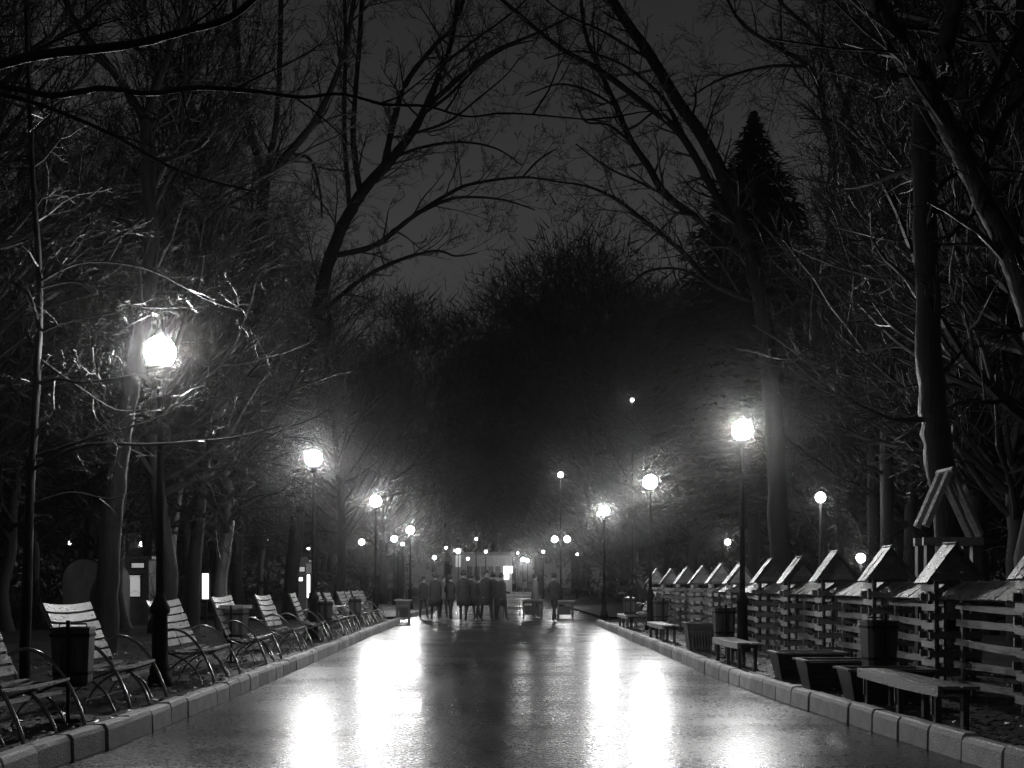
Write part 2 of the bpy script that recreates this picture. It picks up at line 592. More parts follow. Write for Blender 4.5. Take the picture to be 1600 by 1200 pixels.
hero_tree("bare_tree", "large bare tree on the right whose long limbs arch up over the path", 37,
    [(1222, 1001, 32), (1216, 800, 30), (1206, 620, 27), (1190, 480, 25), (1170, 390, 24)],
    [[(1172, 395, 23), (1140, 300, 22), (1100, 217, 20), (1060, 160, 19), (1016, 87, 17), (956, 0, 15), (915, -80, 12)],
     [(1160, 372, 14), (1126, 318, 13), (1066, 213, 12), (1000, 157, 10), (933, 107, 9), (873, 73, 7), (785, 0, 6), (750, -40, 4)],
     [(1168, 405, 13), (1105, 352, 12), (1043, 307, 12), (1013, 260, 11), (986, 220, 10), (963, 167, 9), (930, 93, 7), (913, 43, 6), (903, -60, 5)],
     [(1176, 470, 10), (1110, 440, 9), (1066, 393, 8), (1000, 340, 7), (966, 313, 6), (920, 292, 4), (880, 285, 3)],
     [(1066, 215, 6), (1040, 160, 6), (1000, 120, 5), (960, 95, 4), (905, 80, 3), (850, 92, 2)],
     [(985, 222, 5), (950, 195, 4), (915, 190, 3), (900, 160, 2)],
     [(1020, 95, 5), (985, 75, 5), (940, 48, 4), (880, 20, 3), (830, -20, 2)],
     [(1043, 307, 5), (1000, 285, 4), (950, 262, 3), (900, 225, 2)],
     [(960, 165, 4), (915, 140, 4), (870, 132, 3), (820, 150, 2)],
     [(1100, 440, 5), (1060, 420, 4), (1010, 425, 4), (975, 455, 3)]], 4, bark='shadebark', lvl=3, twig_len=1.35, step=.42, dens=.72, trunk_twigs_from=7)
hero_tree("bare_tree", "slender bare tree forking left high beside the dark spruce", 42,
    [(1312, 984, 15), (1309, 760, 14), (1296, 560, 13), (1296, 367, 12), (1300, 233, 11), (1280, 133, 10)],
    [[(1281, 135, 9), (1259, 100, 8), (1213, 73, 7), (1156, 33, 5), (1125, -30, 4)],
     [(1262, 104, 6), (1200, 104, 5), (1130, 122, 4), (1080, 150, 2)],
     [(1300, 240, 7), (1284, 160, 6), (1285, 60, 5), (1291, -60, 4)]], 5, lvl=2, dens=1.1)
hero_tree("bare_tree", "bare tree with a tall slingshot fork in front of the spruce's right side", 38,
    [(1368, 994, 20), (1363, 700, 18), (1356, 393, 16), (1350, 333, 15), (1333, 233, 14), (1320, 165, 13)],
    [[(1321, 168, 10), (1283, 67, 8), (1226, 10, 6), (1190, -40, 5)],
     [(1322, 165, 11), (1345, 110, 10), (1346, 50, 9), (1324, -60, 8)],
     [(1337, 240, 7), (1362, 180, 6), (1380, 100, 5), (1396, -60, 4)]], 6, lvl=2, dens=1.1)
hero_tree("bare_tree", "straight upright trunk between the slingshot tree and the massive tree at the fence", 31,
    [(1388, 1007, 22), (1386, 700, 20), (1386, 367, 19), (1383, 167, 18), (1383, -90, 15)],
    [[(1386, 330, 7), (1410, 240, 6), (1425, 180, 5), (1420, 60, 4)],
     [(1384, 260, 7), (1345, 215, 5), (1300, 190, 4), (1250, 185, 2)]], 7, lvl=2, dens=1.1)
hero_tree("bare_tree", "massive rough-barked tree behind the wooden A-frame with a thick double fork", 17.5,
    [(1502, 1046, 56), (1484, 800, 48), (1468, 720, 44), (1455, 600, 40), (1447, 393, 36), (1444, 150, 36)],
    [[(1444, 158, 33), (1402, 67, 32), (1366, 0, 29), (1340, -70, 24)],
     [(1446, 160, 30), (1466, 117, 29), (1493, 0, 26), (1503, -80, 22)],
     [(1450, 330, 9), (1480, 280, 8), (1535, 265, 6), (1610, 270, 4)]], 8, lvl=2, dens=.9, bark='bark')
hero_tree("bare_tree", "thick leaning trunk slanting across the upper right corner", 15.5,
    [(1716, 1062, 50), (1668, 700, 46), (1600, 450, 40), (1566, 367, 36), (1533, 300, 34), (1500, 233, 32), (1455, 150, 28), (1395, 50, 24), (1340, -60, 20)],
    [[(1500, 240, 16), (1536, 170, 14), (1575, 90, 12), (1620, 0, 10)],
     [(1530, 296, 14), (1560, 200, 12), (1600, 150, 11), (1650, 100, 9)],
     [(1480, 200, 6), (1440, 95, 5), (1300, 75, 4), (1200, 60, 3)]], 9, lvl=2, dens=.9)
hero_tree("bare_tree", "nearest bare tree, long crooked boughs reaching in from the left edge", 8.5,
    [(-330, 1190, 60), (-330, 700, 50), (-320, 300, 40), (-300, 0, 34)],
    [[(-318, 230, 22), (-180, 140, 18), (0, 100, 16), (67, 85, 15), (200, 70, 13), (283, 50, 11), (367, 23, 10), (440, -50, 8)],
     [(-320, 280, 18), (-150, 150, 14), (0, 137, 10), (83, 149, 10), (160, 138, 9), (233, 146, 8), (310, 137, 8), (400, 143, 7), (470, 152, 6), (533, 147, 5), (600, 163, 5), (666, 166, 4), (730, 182, 3), (800, 177, 3), (950, 190, 2)],
     [(-250, 120, 12), (0, 147, 8), (160, 203, 6), (280, 267, 5), (400, 300, 3)]], 10, twig_len=.7, lvl=1, dens=.7, step=.5, rmin=.003, depth_var=.5)
hero_tree("bare_tree", "wet tangled tree with lit curling twigs around the first left lamp", 14.0,
    [(38, 1078, 17), (46, 800, 14), (57, 600, 12), (62, 450, 10), (50, 250, 8), (40, 0, 6)],
    [[(57, 600, 6), (90, 592, 5), (130, 598, 5), (190, 590, 4), (222, 583, 3)],
     [(48, 735, 7), (133, 696, 6), (230, 695, 5), (300, 690, 4), (370, 683, 3), (440, 665, 2)],
     [(50, 715, 6), (150, 682, 5), (200, 668, 4), (247, 652, 3), (300, 620, 2)],
     [(60, 520, 5), (120, 500, 4), (165, 520, 3), (200, 515, 2)],
     [(62, 450, 5), (120, 440, 4), (180, 470, 3), (240, 480, 3), (330, 478, 2)],
     [(62, 440, 5), (130, 410, 4), (230, 420, 3), (330, 470, 3), (400, 490, 2)],
     [(60, 560, 5), (130, 610, 4), (180, 640, 3), (230, 640, 2)],
     [(46, 790, 5), (110, 770, 4), (170, 780, 3), (195, 770, 2)],
     [(62, 480, 5), (20, 440, 4), (-30, 430, 3)], [(50, 640, 5), (10, 600, 4), (-30, 590, 3)]], 12,
    twig_len=.62, lvl=2, dens=.9, curl=.42, up=-.03, step=.24, trunk_twigs_from=1.8, rmin=.0026, depth_var=.7)

# prototypes for the woods; copies share their meshes
def proto_bare(seed, h, bark='bark', lean=.0, weep=0.0):
    rg = random.Random(seed)
    root = empty("bare_tree", (0, 0, 0))
    n = 9
    tp = [(0, 0, -.15, h * .018)]
    x = y = 0
    for i in range(n):
        x += rg.uniform(-.22, .22) + lean; y += rg.uniform(-.22, .22)
        tp.append((x, y, h * .72 * (i + 1) / n, h * .0135 * (1 - .72 * (i + 1) / n)))
    tp = smooth_path(tp, 4)
    MB().tube([q[:3] for q in tp], [q[3] for q in tp], 9, True, .09, rg).build("trunk", M[bark], root, True)
    cr = MB()
    for q in tp[5::1] if seed % 2 else tp[6::1]:
        t = q[2] / (h * .72)
        if q[2] < h * .17: continue
        for _ in range(2 if t < .8 else 3):
            a = rg.uniform(0, 2 * math.pi)
            el = rg.uniform(.15, .75) + t * .35
            d = (math.cos(a) * math.cos(el), math.sin(a) * math.cos(el), math.sin(el))
            grow(cr, q[:3], d, h * rg.uniform(.20, .34) * (1.15 - .45 * t), max(q[3] * .5, .02), 3, rg, .05 - weep, .16, .8, .009)
    cr.build("crown", M['twig'], root)
    return root

def proto_shrub(seed, h):
    rg = random.Random(seed)
    root = empty("bare_shrub", (0, 0, 0))
    b = MB()
    for i in range(18):
        a = rg.uniform(0, 6.283)
        d = (math.cos(a) * .4, math.sin(a) * .4, 1)
        grow(b, (rg.uniform(-.25, .25), rg.uniform(-.25, .25), -.05), d, h * rg.uniform(.7, 1.2), .012, 2, rg, -.06, .14, .65, .004)
    b.build("stems", M['twig'], root)
    return root

def leafy(seed, h, wdt, nleaf, lsize, name="leafy_tree"):
    rg = random.Random(seed)
    root = empty(name, (0, 0, 0))
    MB().tube([(0, 0, -.2), (.1, 0, h * .3), (-.1, .1, h * .6), (0, 0, h * .85)], [h * .016, h * .012, h * .008, h * .003], 7).build("trunk", M['bark'], root, True)
    cr = MB()
    cl = []
    for i in range(60):
        t = rg.uniform(.12, 1.0)
        rr = wdt * math.sin(min(math.pi * (.12 + .88 * t), math.pi)) ** .6 * rg.uniform(.3, 1.0)
        a = rg.uniform(0, 6.283)
        cl.append((rr * math.cos(a), rr * math.sin(a), h * t * .97, rg.uniform(.5, 1.5) * wdt * .32))
        grow(cr, (0, 0, h * t * .7), (math.cos(a), math.sin(a), .8), rr * 1.1 + .5, .05, 1, rg, .03, .15, .6, .012)
    cr.build("branches", M['twig'], root)
    lf = MB()
    V, Fc = lf.v, lf.f
    for i in range(nleaf):
        c = cl[rg.randrange(len(cl))]
        x, y, z = c[0] + rg.gauss(0, c[3] * .6), c[1] + rg.gauss(0, c[3] * .6), c[2] + rg.gauss(0, c[3] * .55)
        if z < h * .1: continue
        u = [rg.gauss(0, 1) for _ in range(3)]; w = [rg.gauss(0, 1) for _ in range(3)]
        dd = [x * .8 + u[0] * wdt * .35, y * .8 + u[1] * wdt * .35, wdt * .5 + u[2] * wdt * .35]
        l = math.sqrt(sum(q * q for q in dd)) or 1
        s = lsize * rg.uniform(.8, 3.2)
        e = [q / l * s for q in dd]
        t = .022
        n0 = len(V)
        V += [(x + w[0] * t, y + w[1] * t, z + w[2] * t), (x - w[0] * t, y - w[1] * t, z - w[2] * t), (x + e[0], y + e[1], z + e[2])]
        Fc.append((n0, n0 + 1, n0 + 2))
    lf.build("crown", M['leaf'], root)
    return root

def spruce(seed, h, w, loc, label):
    rg = random.Random(seed)
    root = empty("spruce_tree", loc, 0, label, "tree")
    MB().tube([(0, 0, -.2), (0, 0, h)], [h * .014, .02], 8).build("trunk", M['bark'], root, True)
    b = MB()
    z = h * .22
    while z < h * .995:
        t = 1 - z / h
        L = min(w * (t ** .9), 4.3) + .05
        for k in range(20 if t > .10 else 10):
            a = rg.uniform(0, 6.283)
            ll = L * rg.uniform(.65, 1.15)
            ca, sa = math.cos(a), math.sin(a)
            nseg = max(3, int(ll / .35))
            for i in range(nseg):
                f = (i + .5) / nseg
                x, y = ca * ll * f, sa * ll * f
                zz = z - ll * .28 * f + ll * .12 * f * f
                sw = min(.5 * (1 - .35 * f) + .16, .3 * L + .08)
                for q in range(4):
                    ang = a + rg.choice((-1, 1)) * rg.uniform(.3, 1.2)
                    ex, ey, ez = math.cos(ang) * sw * 1.3, math.sin(ang) * sw * 1.3, rg.uniform(-.28, .08)
                    n0 = len(b.v)
                    px, py = -math.sin(ang) * .09, math.cos(ang) * .09
                    b.v += [(x - px, y - py, zz), (x + px, y + py, zz + rg.uniform(-.04, .04)), (x + ex, y + ey, zz + ez)]
                    b.f.append((n0, n0 + 1, n0 + 2))
        z += h * .011 + .05 * t
    b.build("crown", M['needle'], root)
    return root
p_ = at(1178, 172, 52)
spruce(3, p_.z, 9.0, (p_.x, 52, 0), "tall dark spruce with a pointed top on the right side of the woods")

PB = [proto_bare(21, 17), proto_bare(22, 20), proto_bare(23, 15), proto_bare(24, 19, 'bark', .05), proto_bare(25, 18, 'palebark', 0, .10)]
PS = [proto_shrub(31, 1.9), proto_shrub(32, 2.4), proto_shrub(33, 1.6)]
PL = [leafy(41, 22, 5.0, 13000, .5), leafy(42, 25, 5.6, 15000, .55), leafy(43, 19, 4.6, 11000, .5)]

LIGHT_PX = [109, 172, 223, 317, 320, 417, 482, 490, 565, 587, 616, 641, 680, 716, 744, 759, 792, 817, 867, 886, 876, 944, 988, 1016, 1137, 1160, 1282, 1345, 210, 470]
def clear(x, y, w, h=99):
    px = VPX + F_PX * x / y
    return all(abs(px - q) > w + F_PX * .16 / y for q in LIGHT_PX)

LAMP_XY = [(-4.0, 14.6), (-4.0, 26.9), (-3.9, 40.6), (-4.2, 61.9), (4.5, 22.0), (4.3, 33.0), (4.2, 45.9)]
used = set()
def place(proto, x, y, rz, sc, label, cat, group, name=None):
    if proto.name not in used:
        used.add(proto.name)
        o = proto
    else:
        o = copy_tree(proto)
    o.location = (x, y, SOIL - .02)
    o.rotation_euler = (0, 0, rz)
    o.scale = (sc, sc, sc)
    tag(o, label, cat, group)
    return o

rg = random.Random(77)
spots = []
def try_spot(x, y, dmin):
    if any((x - a) ** 2 + (y - b) ** 2 < (4.6 if b > 15 else 6.5) ** 2 for a, b in LAMP_XY):
        return False
    if any((x - a) ** 2 + (y - b) ** 2 < dmin * dmin for a, b in spots):
        return False
    spots.append((x, y))
    return True
for side in (-1, 1):
    cnt = 0
    tries = 0
    while cnt < (62 if side < 0 else 50) and tries < 9000:
        tries += 1
        y = 17 + 78 * rg.random() ** 1.35
        x = side * (6.3 + (y * .43 + 2) * rg.random() ** 1.1)
        if side > 0 and x < 7.4: continue
        if 40 < y < 46.5 and abs(x) < 8: continue
        if y < 25 and abs(x) < 10.5: continue
        if not -260 < VPX + F_PX * x / y < 1820: continue
        if y < 54 and 1095 < VPX + F_PX * x / y < 1255: continue
        if not clear(x, y, 5) or not try_spot(x, y, 2.3): continue
        k = rg.choice((0, 0, 1, 2, 3, 4) if side < 0 else (0, 1, 2, 3, 1))
        lab = {(-1, 0): "bare dark tree in the woods on the left of the path", (1, 0): "bare dark tree in the woods on the right behind the fence",
               (-1, 1): "pale-barked tree with hanging twigs in the left woods"}[(side, 1 if k == 4 else 0)]
        place(PB[k], x, y, rg.uniform(0, 6.28), rg.uniform(.75, 1.15), lab, "tree", "pale trees in the left woods" if k == 4 else ("trees in the left woods" if side < 0 else "trees in the right woods"))
        cnt += 1
cnt = 0
while cnt < 42:
    side = rg.choice((-1, 1))
    y = 15 + 50 * rg.random()
    x = side * (5.6 + 12 * rg.random()) if side < 0 else 6.6 + 14 * rg.random()
    if not clear(x, y, 7) or not try_spot(x, y, 1.2): continue
    place(PS[rg.randrange(3)], x, y, rg.uniform(0, 6.28), rg.uniform(.7, 1.2),
          "thin-stemmed bare shrub among the tree trunks on the %s" % ("left" if side < 0 else "right"), "shrub",
          "shrubs on the left" if side < 0 else "shrubs on the right")
    cnt += 1
cnt = 0
for i in range(400):
    if cnt >= 30: break
    y = rg.uniform(82, 165)
    x = rg.uniform(-40, 48)
    if -11 < x < 9: continue
    if not try_spot(x, y, 5.0): continue
    px = VPX + F_PX * x / y
    want = lerp_tab([(300, 520), (560, 500), (700, 520), (735, 470), (800, 410), (900, 392), (960, 400), (1010, 440), (1100, 440), (1500, 420)], px)
    s_h = (914 - want) / (F_PX / y) + 1.3
    k = rg.randrange(3)
    place(PL[k], x, y, rg.uniform(0, 6.28), s_h / (22, 25, 19)[k] * rg.uniform(.62, 1.0), "bushy dark tree of the far woods closing off the path", "tree", "far bushy trees")
    cnt += 1
for (px, top, y) in ((900, 388, 152), (842, 412, 156), (770, 450, 158), (955, 402, 140), (1030, 450, 120), (700, 500, 154), (625, 470, 110), (800, 470, 165)):
    x = (px - VPX) / F_PX * y
    k = rg.randrange(3)
    place(PL[k], x, y, rg.uniform(0, 6.28), ((914 - top) / (F_PX / y) + 1.3) / (22, 25, 19)[k], "bushy dark tree of the far woods closing off the path", "tree", "far bushy trees")

# every tree and shrub of the woods gets its own label, told by the landmarks its trunk stands between
MARKS = [(-9e9, 0, "beyond the left edge"), (0, 250, "left of the nearest left lamp"), (250, 490, "between the first and second left lamps"), (490, 641, "between the second and fourth left lamps"),
         (641, 770, "behind the crowd"), (770, 944, "behind the double lamp"), (944, 1160, "between the third and nearest right lamps"), (1160, 1387, "above the fence right of the nearest right lamp"),
         (1387, 1600, "behind the timber A-frame"), (1600, 9e9, "beyond the right edge")]
SEQ = "first second third fourth fifth sixth seventh eighth ninth tenth eleventh twelfth thirteenth fourteenth fifteenth sixteenth seventeenth eighteenth nineteenth twentieth twenty-first twenty-second twenty-third twenty-fourth twenty-fifth twenty-sixth twenty-seventh twenty-eighth".split()
bins_ = {}
for o in COL.objects:
    if o.parent is None and o.get('group') in ("trees in the left woods", "pale trees in the left woods", "trees in the right woods", "far bushy trees", "shrubs on the left", "shrubs on the right"):
        px = VPX + F_PX * o.location.x / o.location.y
        kind = {"f": "bushy far tree", "p": "pale hanging-twigged tree", "t": "bare woodland tree", "s": "bare thin shrub"}[o['group'][0]]
        mk = [m_[2] for m_ in MARKS if m_[0] <= px < m_[1]][0]
        bins_.setdefault((kind, mk), []).append((px, o))
for (kind, mk), lst in bins_.items():
    lst.sort(key=lambda q: q[0])
    for i, (px, o) in enumerate(lst):
        o['label'] = ("%s %s" % (kind, mk)) if len(lst) == 1 else "%s %s, %s from the left" % (kind, mk, SEQ[min(i, 27)])

# far underwood that reads as one mass
def underwood():
    r2 = random.Random(5)
    b = MB()
    for i in range(26000):
        y = r2.uniform(62, 165)
        x = r2.uniform(-.5, .5) * y * 1.0
        if abs(x + .5) < 8.5 and y < 148: continue
        z = abs(r2.gauss(0, 2.6)) + .1
        s = r2.uniform(.12, .4)
        u = [r2.gauss(0, 1) for _ in range(3)]; w = [r2.gauss(0, 1) for _ in range(3)]
        b.poly([(x, y, z), (x + u[0] * s, y + u[1] * s, z + u[2] * s), (x + w[0] * s, y + w[1] * s, z + w[2] * s)], [(0, 1, 2)])
    o = b.build("undergrowth", M['leaf'])
    tag(o, "low dark undergrowth beneath the far woods", "undergrowth", kind='stuff')
underwood()

# ------------------------------------------------------------------ lamps
def lamp_post_parts(root, top, r=.2, gm='globe'):
    b = MB()
    b.lathe([(.15, -.05), (.15, .10), (.125, .14), (.125, .2), (.10, .26), (.092, .85), (.12, .88), (.125, .94), (.10, .98), (.07, 1.04), (.05, 1.12)], 12)
    b.build("pedestal", M['iron'], root, True)
    b = MB()
    b.lathe([(.05, 1.1), (.046, 2.2), (.055, 2.22), (.055, 2.28), (.042, 2.3), (.034, top - r - .12)], 10)
    b.build("pole", M['iron'], root, True)
    b = MB()
    b.lathe([(.034, top - r - .13), (.07, top - r - .10), (.075, top - r - .06), (.13, top - r - .035), (.185, top - r + .0), (.19, top - r + .015), (.12, top - r + .02)], 12)  # rim flared wide to shade the pole from its own globe
    b.build("globe_holder_shade", M['iron'], root, True)
    o = put("globe", sphere_mesh("globe", r - .012, M[gm]), root, (0, 0, top))
    bulb(root, top, r, GLOW[gm])
    c = MB().lathe([(.05, top + r - .01), (.045, top + r + .03), (.01, top + r + .07)], 8)
    c.build("finial", M['iron'], root)

LAMPS = [(250, 550, "tallest-looking lamp, the nearest, before the second left bench"),
         (490, 716, "second lamp along the left kerb, beside the lit vertical tube"),
         (587, 783, "third lamp along the left kerb"), (641, 828, "fourth lamp along the left side where the kerb ends"),
         (1160, 672, "nearest lamp on the right, standing between low bench and fence"),
         (1016, 753, "second lamp on the right, before the far end of the gabled fence"),
         (944, 798, "third lamp on the right, beyond the end of the fence")]
LP_WORLD = []
first = None
for i, (px, py, lab) in enumerate(LAMPS):
    s = (VPY - py) / (4.1 - CAM_H)
    D = F_PX / s
    x = (px - VPX) / s
    if first is None:
        first = empty("street_lamp", (x, D, SOIL))
        lamp_post_parts(first, 4.1 - SOIL)
        o = first
    else:
        o = copy_tree(first)
    o.location = (x, D, SOIL)
    tag(o, lab + ", round glaring globe", "street lamp", "street lamps along the path")
    LP_WORLD.append((x, D))

FAR = [(679, 871, 4.1, "globe_far", "far left lamp above the crowd's left end"),
       (817, 874, 4.1, "globe", "far right lamp glaring beside the lit doorway"),
       (616, 842, 4.1, "globe_far", "small bright lamp just left of the fourth left lamp"),
       (565, 847, 4.1, "globe_far", "small lamp between the third left lamp and the slim trunks"),
       (223, 850, 4.1, "globe_far", "lamp glowing deep in the left woods above the stall window"),
       (109, 848, 4.1, "globe_dim", "faint lamp deep in the left woods, leftmost of all"),
       (417, 845, 4.1, "globe_dim", "faint lamp deep in the left woods above the fourth bench"),
       (1137, 847, 4.1, "globe_far", "lamp above the middle of the gabled fence, left of the nearest right lamp post"),
       (1282, 777, 4.1, "globe_far", "lantern shining in the woods right of the nearest right lamp"),
       (1345, 872, 3.0, "globe_far", "lamp shining low between two gables of the fence"),
       (716, 861, 4.1, "globe_far", "lamp over the pale kiosk's left corner"),
       (759, 862, 4.1, "globe_dim", "faint lamp above the middle of the pale kiosk"),
       (744, 842, 5.2, "globe_dim", "faintest high lamp over the pale kiosk"),
       (809, 864, 4.8, "globe_dim", "faint lamp just above the far right lamp"),
       (876, 742, 9.0, "globe_far", "floodlight star on a tall mast above the double lamp"),
       (988, 625, 13.0, "globe_far", "tiny light on the tallest mast above the trees on the right"),
       (317, 807, 6.0, "globe_dim", "small high light in the left woods above the lit panel"),
       (482, 857, 4.1, "globe_dim", "dim lamp right behind the second left lamp post"),
       (824, 876, 4.1, "globe_far", "lamp almost touching the far right lamp's glare"),
       (731, 873, 3.4, "globe_dim", "low lamp before the kiosk's sign band"),  # from here on, small lights added to backlight the crowd
       (697, 856, 4.6, "globe_dim", "added faint light just left of the pale kiosk"),
       (849, 862, 4.1, "globe_dim", "added faint light left of the double lamp"),
       (902, 866, 4.1, "globe_dim", "added faint light right of the double lamp"),
       (629, 850, 4.1, "globe_dim", "added faint light touching the fourth left lamp")]
protos = {}
for (px, py, h, gm, lab) in FAR:
    s = (VPY - py) / (h - CAM_H)
    D = F_PX / s
    if px == 1282: D = 32; s = F_PX / D; h = CAM_H + (VPY - py) / s
    if px == 1345: D = 48; s = F_PX / D; h = CAM_H + (VPY - py) / s
    x = (px - VPX) / s
    key = (round(h, 2), gm)
    r = .2 if gm != 'globe_dim' else .13
    if px in (223, 1345): r = .2
    if px == 1282: r = .15
    if px in (988,): r = .12
    root = empty("distant_lamp", (x, D, 0), 0, lab, "street lamp", "distant lamps")
    MB().lathe([(.12, 0), (.10, .8), (.05, .9), (.035, h - r)], 8).build("pole", M['iron'], root, True)
    k2 = (gm, r)
    if k2 not in protos:
        protos[k2] = sphere_mesh("globe", r - .012, M[gm], 10, 7)
    put("globe", protos[k2], root, (0, 0, h))
    bulb(root, h, r, GLOW[gm])

# double lamp with scrolls
s = (VPY - 842) / 2.8
D = F_PX / s
root = empty("double_lamp", ((876.5 - VPX) / s, D, 0), 0, "ornate double-headed lamp with two close globes on curled arms", "street lamp")
MB().lathe([(.12, 0), (.10, .8), (.05, .9), (.04, 3.9), (.05, 4.0)], 8).build("pole", M['iron'], root, True)
for sd in (-1, 1):
    P = [(0, 0, 3.2), (sd * .2, 0, 3.0), (sd * .42, 0, 3.1), (sd * .46, 0, 3.35), (sd * .38, 0, 3.85)]
    MB().tube([q[:3] for q in smooth_path([p + (0,) for p in P])], .022, 5).build("arm", M['palebark'], root)
    Q = [(sd * .1, 0, 3.5), (sd * .22, 0, 3.62), (sd * .3, 0, 3.5), (sd * .22, 0, 3.4), (sd * .16, 0, 3.48)]
    MB().tube([q[:3] for q in smooth_path([p + (0,) for p in Q])], .02, 5).build("scroll", M['palebark'], root)
    put("globe", protos[("globe_far", .2)], root, (sd * .38, 0, 4.08))
    bulb(root, 4.08, .2, GLOW["globe_far"], sd * .38)

# ------------------------------------------------------------------ slatted benches on the left
def curved_slat(pr, L, sag, wob):
    """pr: cross-section corners in xz; the slat bows along its length"""
    b = MB()
    n = 6
    vs = []
    for i in range(n + 1):
        t = i / n * 2 - 1
        k = (1 - t * t)
        for (x, z) in pr:
            vs.append((x - sag[0] * k + wob * t, t * L / 2, z - sag[1] * k))
    m_ = len(pr)
    fs = [tuple(range(m_)), tuple(n * m_ + i for i in range(m_))[::-1]]
    for i in range(n):
        for j in range(m_):
            j2 = (j + 1) % m_
            fs.append((i * m_ + j, (i + 1) * m_ + j, (i + 1) * m_ + j2, i * m_ + j2))
    b.poly(vs, fs)
    return b

def make_bench():
    root = empty("park_bench", (0, 0, 0))
    rb = random.Random(9)
    L = 1.4
    for k in range(6):                                  # back
        t = (k + .5) / 6
        cx, cz = -.60 - .25 * t, .44 + .60 * t
        ux, uz = -.25 / .65, .60 / .65
        hw, th = .041, .012
        pr = [(cx + ux * hw + uz * th, cz + uz * hw - ux * th), (cx - ux * hw + uz * th, cz - uz * hw - ux * th),
              (cx - ux * hw - uz * th, cz - uz * hw + ux * th), (cx + ux * hw - uz * th, cz + uz * hw + ux * th)]
        curved_slat(pr, L, (.02, .028 * t), rb.uniform(-.006, .006)).build("back_slat", M['slat'], root)
    for k in range(7):                                  # seat
        t = k / 6
        cx = -.17 - .40 * t
        cz = .42 - .045 * math.sin(math.pi * min(t * 1.2, 1)) - .01 * t
        pr = [(cx + .026, cz), (cx + .026, cz - .022), (cx - .026, cz - .022), (cx - .026, cz)]
        curved_slat(pr, L, (0, .018), rb.uniform(-.006, .006)).build("seat_slat", M['slat'], root)
    def arc(P, r=.014):
        q = smooth_path([(x, y, z, 0) for x, y, z in P], 5)
        return [a[:3] for a in q], r
    for e in (-1, 1):
        b = MB()
        y = e * (L / 2 - .03)
        p, r = arc([(-.66, y, .62), (-.52, y, .67), (-.36, y, .62), (-.20, y, .46), (-.09, y, .26), (-.02, y, .08), (0, y, -.04)])
        b.tube(p, .017, 8)
        p, r = arc([(-.15, y, .385), (-.38, y, .30), (-.56, y, .16), (-.66, y, -.04)])
        b.tube(p, .012, 6)
        p, r = arc([(-.58, y, .37), (-.40, y, .30), (-.24, y, .16), (-.14, y, -.04)])
        b.tube(p, .012, 6)
        b.tube([(-.575, y, .36), (-.60, y, .44), (-.872, y, 1.02)], .014, 6)
        b.tube([(-.14, y, .385), (-.575, y, .365)], .013, 6)
        b.build("side_frame", M['metal'], root, True)
    b = MB()
    p, r = arc([(-.50, 0, .36), (-.34, 0, .375), (-.20, 0, .32), (-.09, 0, .20), (-.02, 0, .06), (0, 0, -.04)])
    b.tube(p, .017, 8)
    b.tube([(-.575, 0, .34), (-.60, 0, .42), (-.872, 0, .96)], .014, 6)
    p, r = arc([(-.15, 0, .365), (-.38, 0, .30), (-.56, 0, .16), (-.66, 0, -.04)])
    b.tube(p, .012, 6)
    b.build("middle_frame", M['metal'], root, True)
    MB().box((-.20, 0, .30), (.022, L - .1, .035)).build("stretcher", M['slat'], root)
    MB().box((-.45, 0, .10), (.018, L - .1, .018)).build("rear_stretcher", M['metal'], root)
    return root

ORD = ["first", "second", "third", "fourth", "fifth", "sixth", "seventh", "eighth", "ninth", "tenth", "eleventh", "twelfth"]
BLAB = {0: "slatted bench cut off by the lower left corner, showing seat and metal arcs",
        1: "slatted bench whose curved back is half hidden by the nearest dark litter bin",
        2: "slatted bench directly behind the nearest lamp post on the left",
        3: "slatted bench behind the bin with the bright lid"}
proto = make_bench()
for i, (yc, dx, rz) in enumerate(((9.85, -.03, 0), (12.3, 0, .02), (15.7, .04, -.02), (19.2, .02, .02), (22.9, 0, 0), (26.4, .0, .09), (29.9, 0, -.02), (32.3, 0, .03), (35.1, 0, 0), (37.0, 0, .03), (38.9, 0, -.02), (40.7, 0, 0))):
    o = proto if i == 0 else copy_tree(proto)
    o.location = (kl(yc) - .47 + dx, yc, SOIL)
    o.rotation_euler = ((i * 37 % 7 - 3) * .004, (i * 53 % 7 - 3) * .005, rz - .01)
    tag(o, BLAB.get(i, "%s slatted bench along the left kerb, counting away from the camera" % ORD[i]), "bench", "slatted benches along the left kerb")

# far slatted benches beyond the right kerb
for (x, y, rz, lab) in ((3.95, 36.2, math.pi, "slatted bench with a back at the far end of the right kerb"),
                        (1.1, 49.5, -math.pi / 2, "slatted bench facing us beside the dark tables in the clearing")):
    o = copy_tree(proto)
    o.location = (x, y, .0 if abs(x) < 3 else SOIL)
    o.rotation_euler = (0, 0, rz)
    tag(o, lab, "bench")

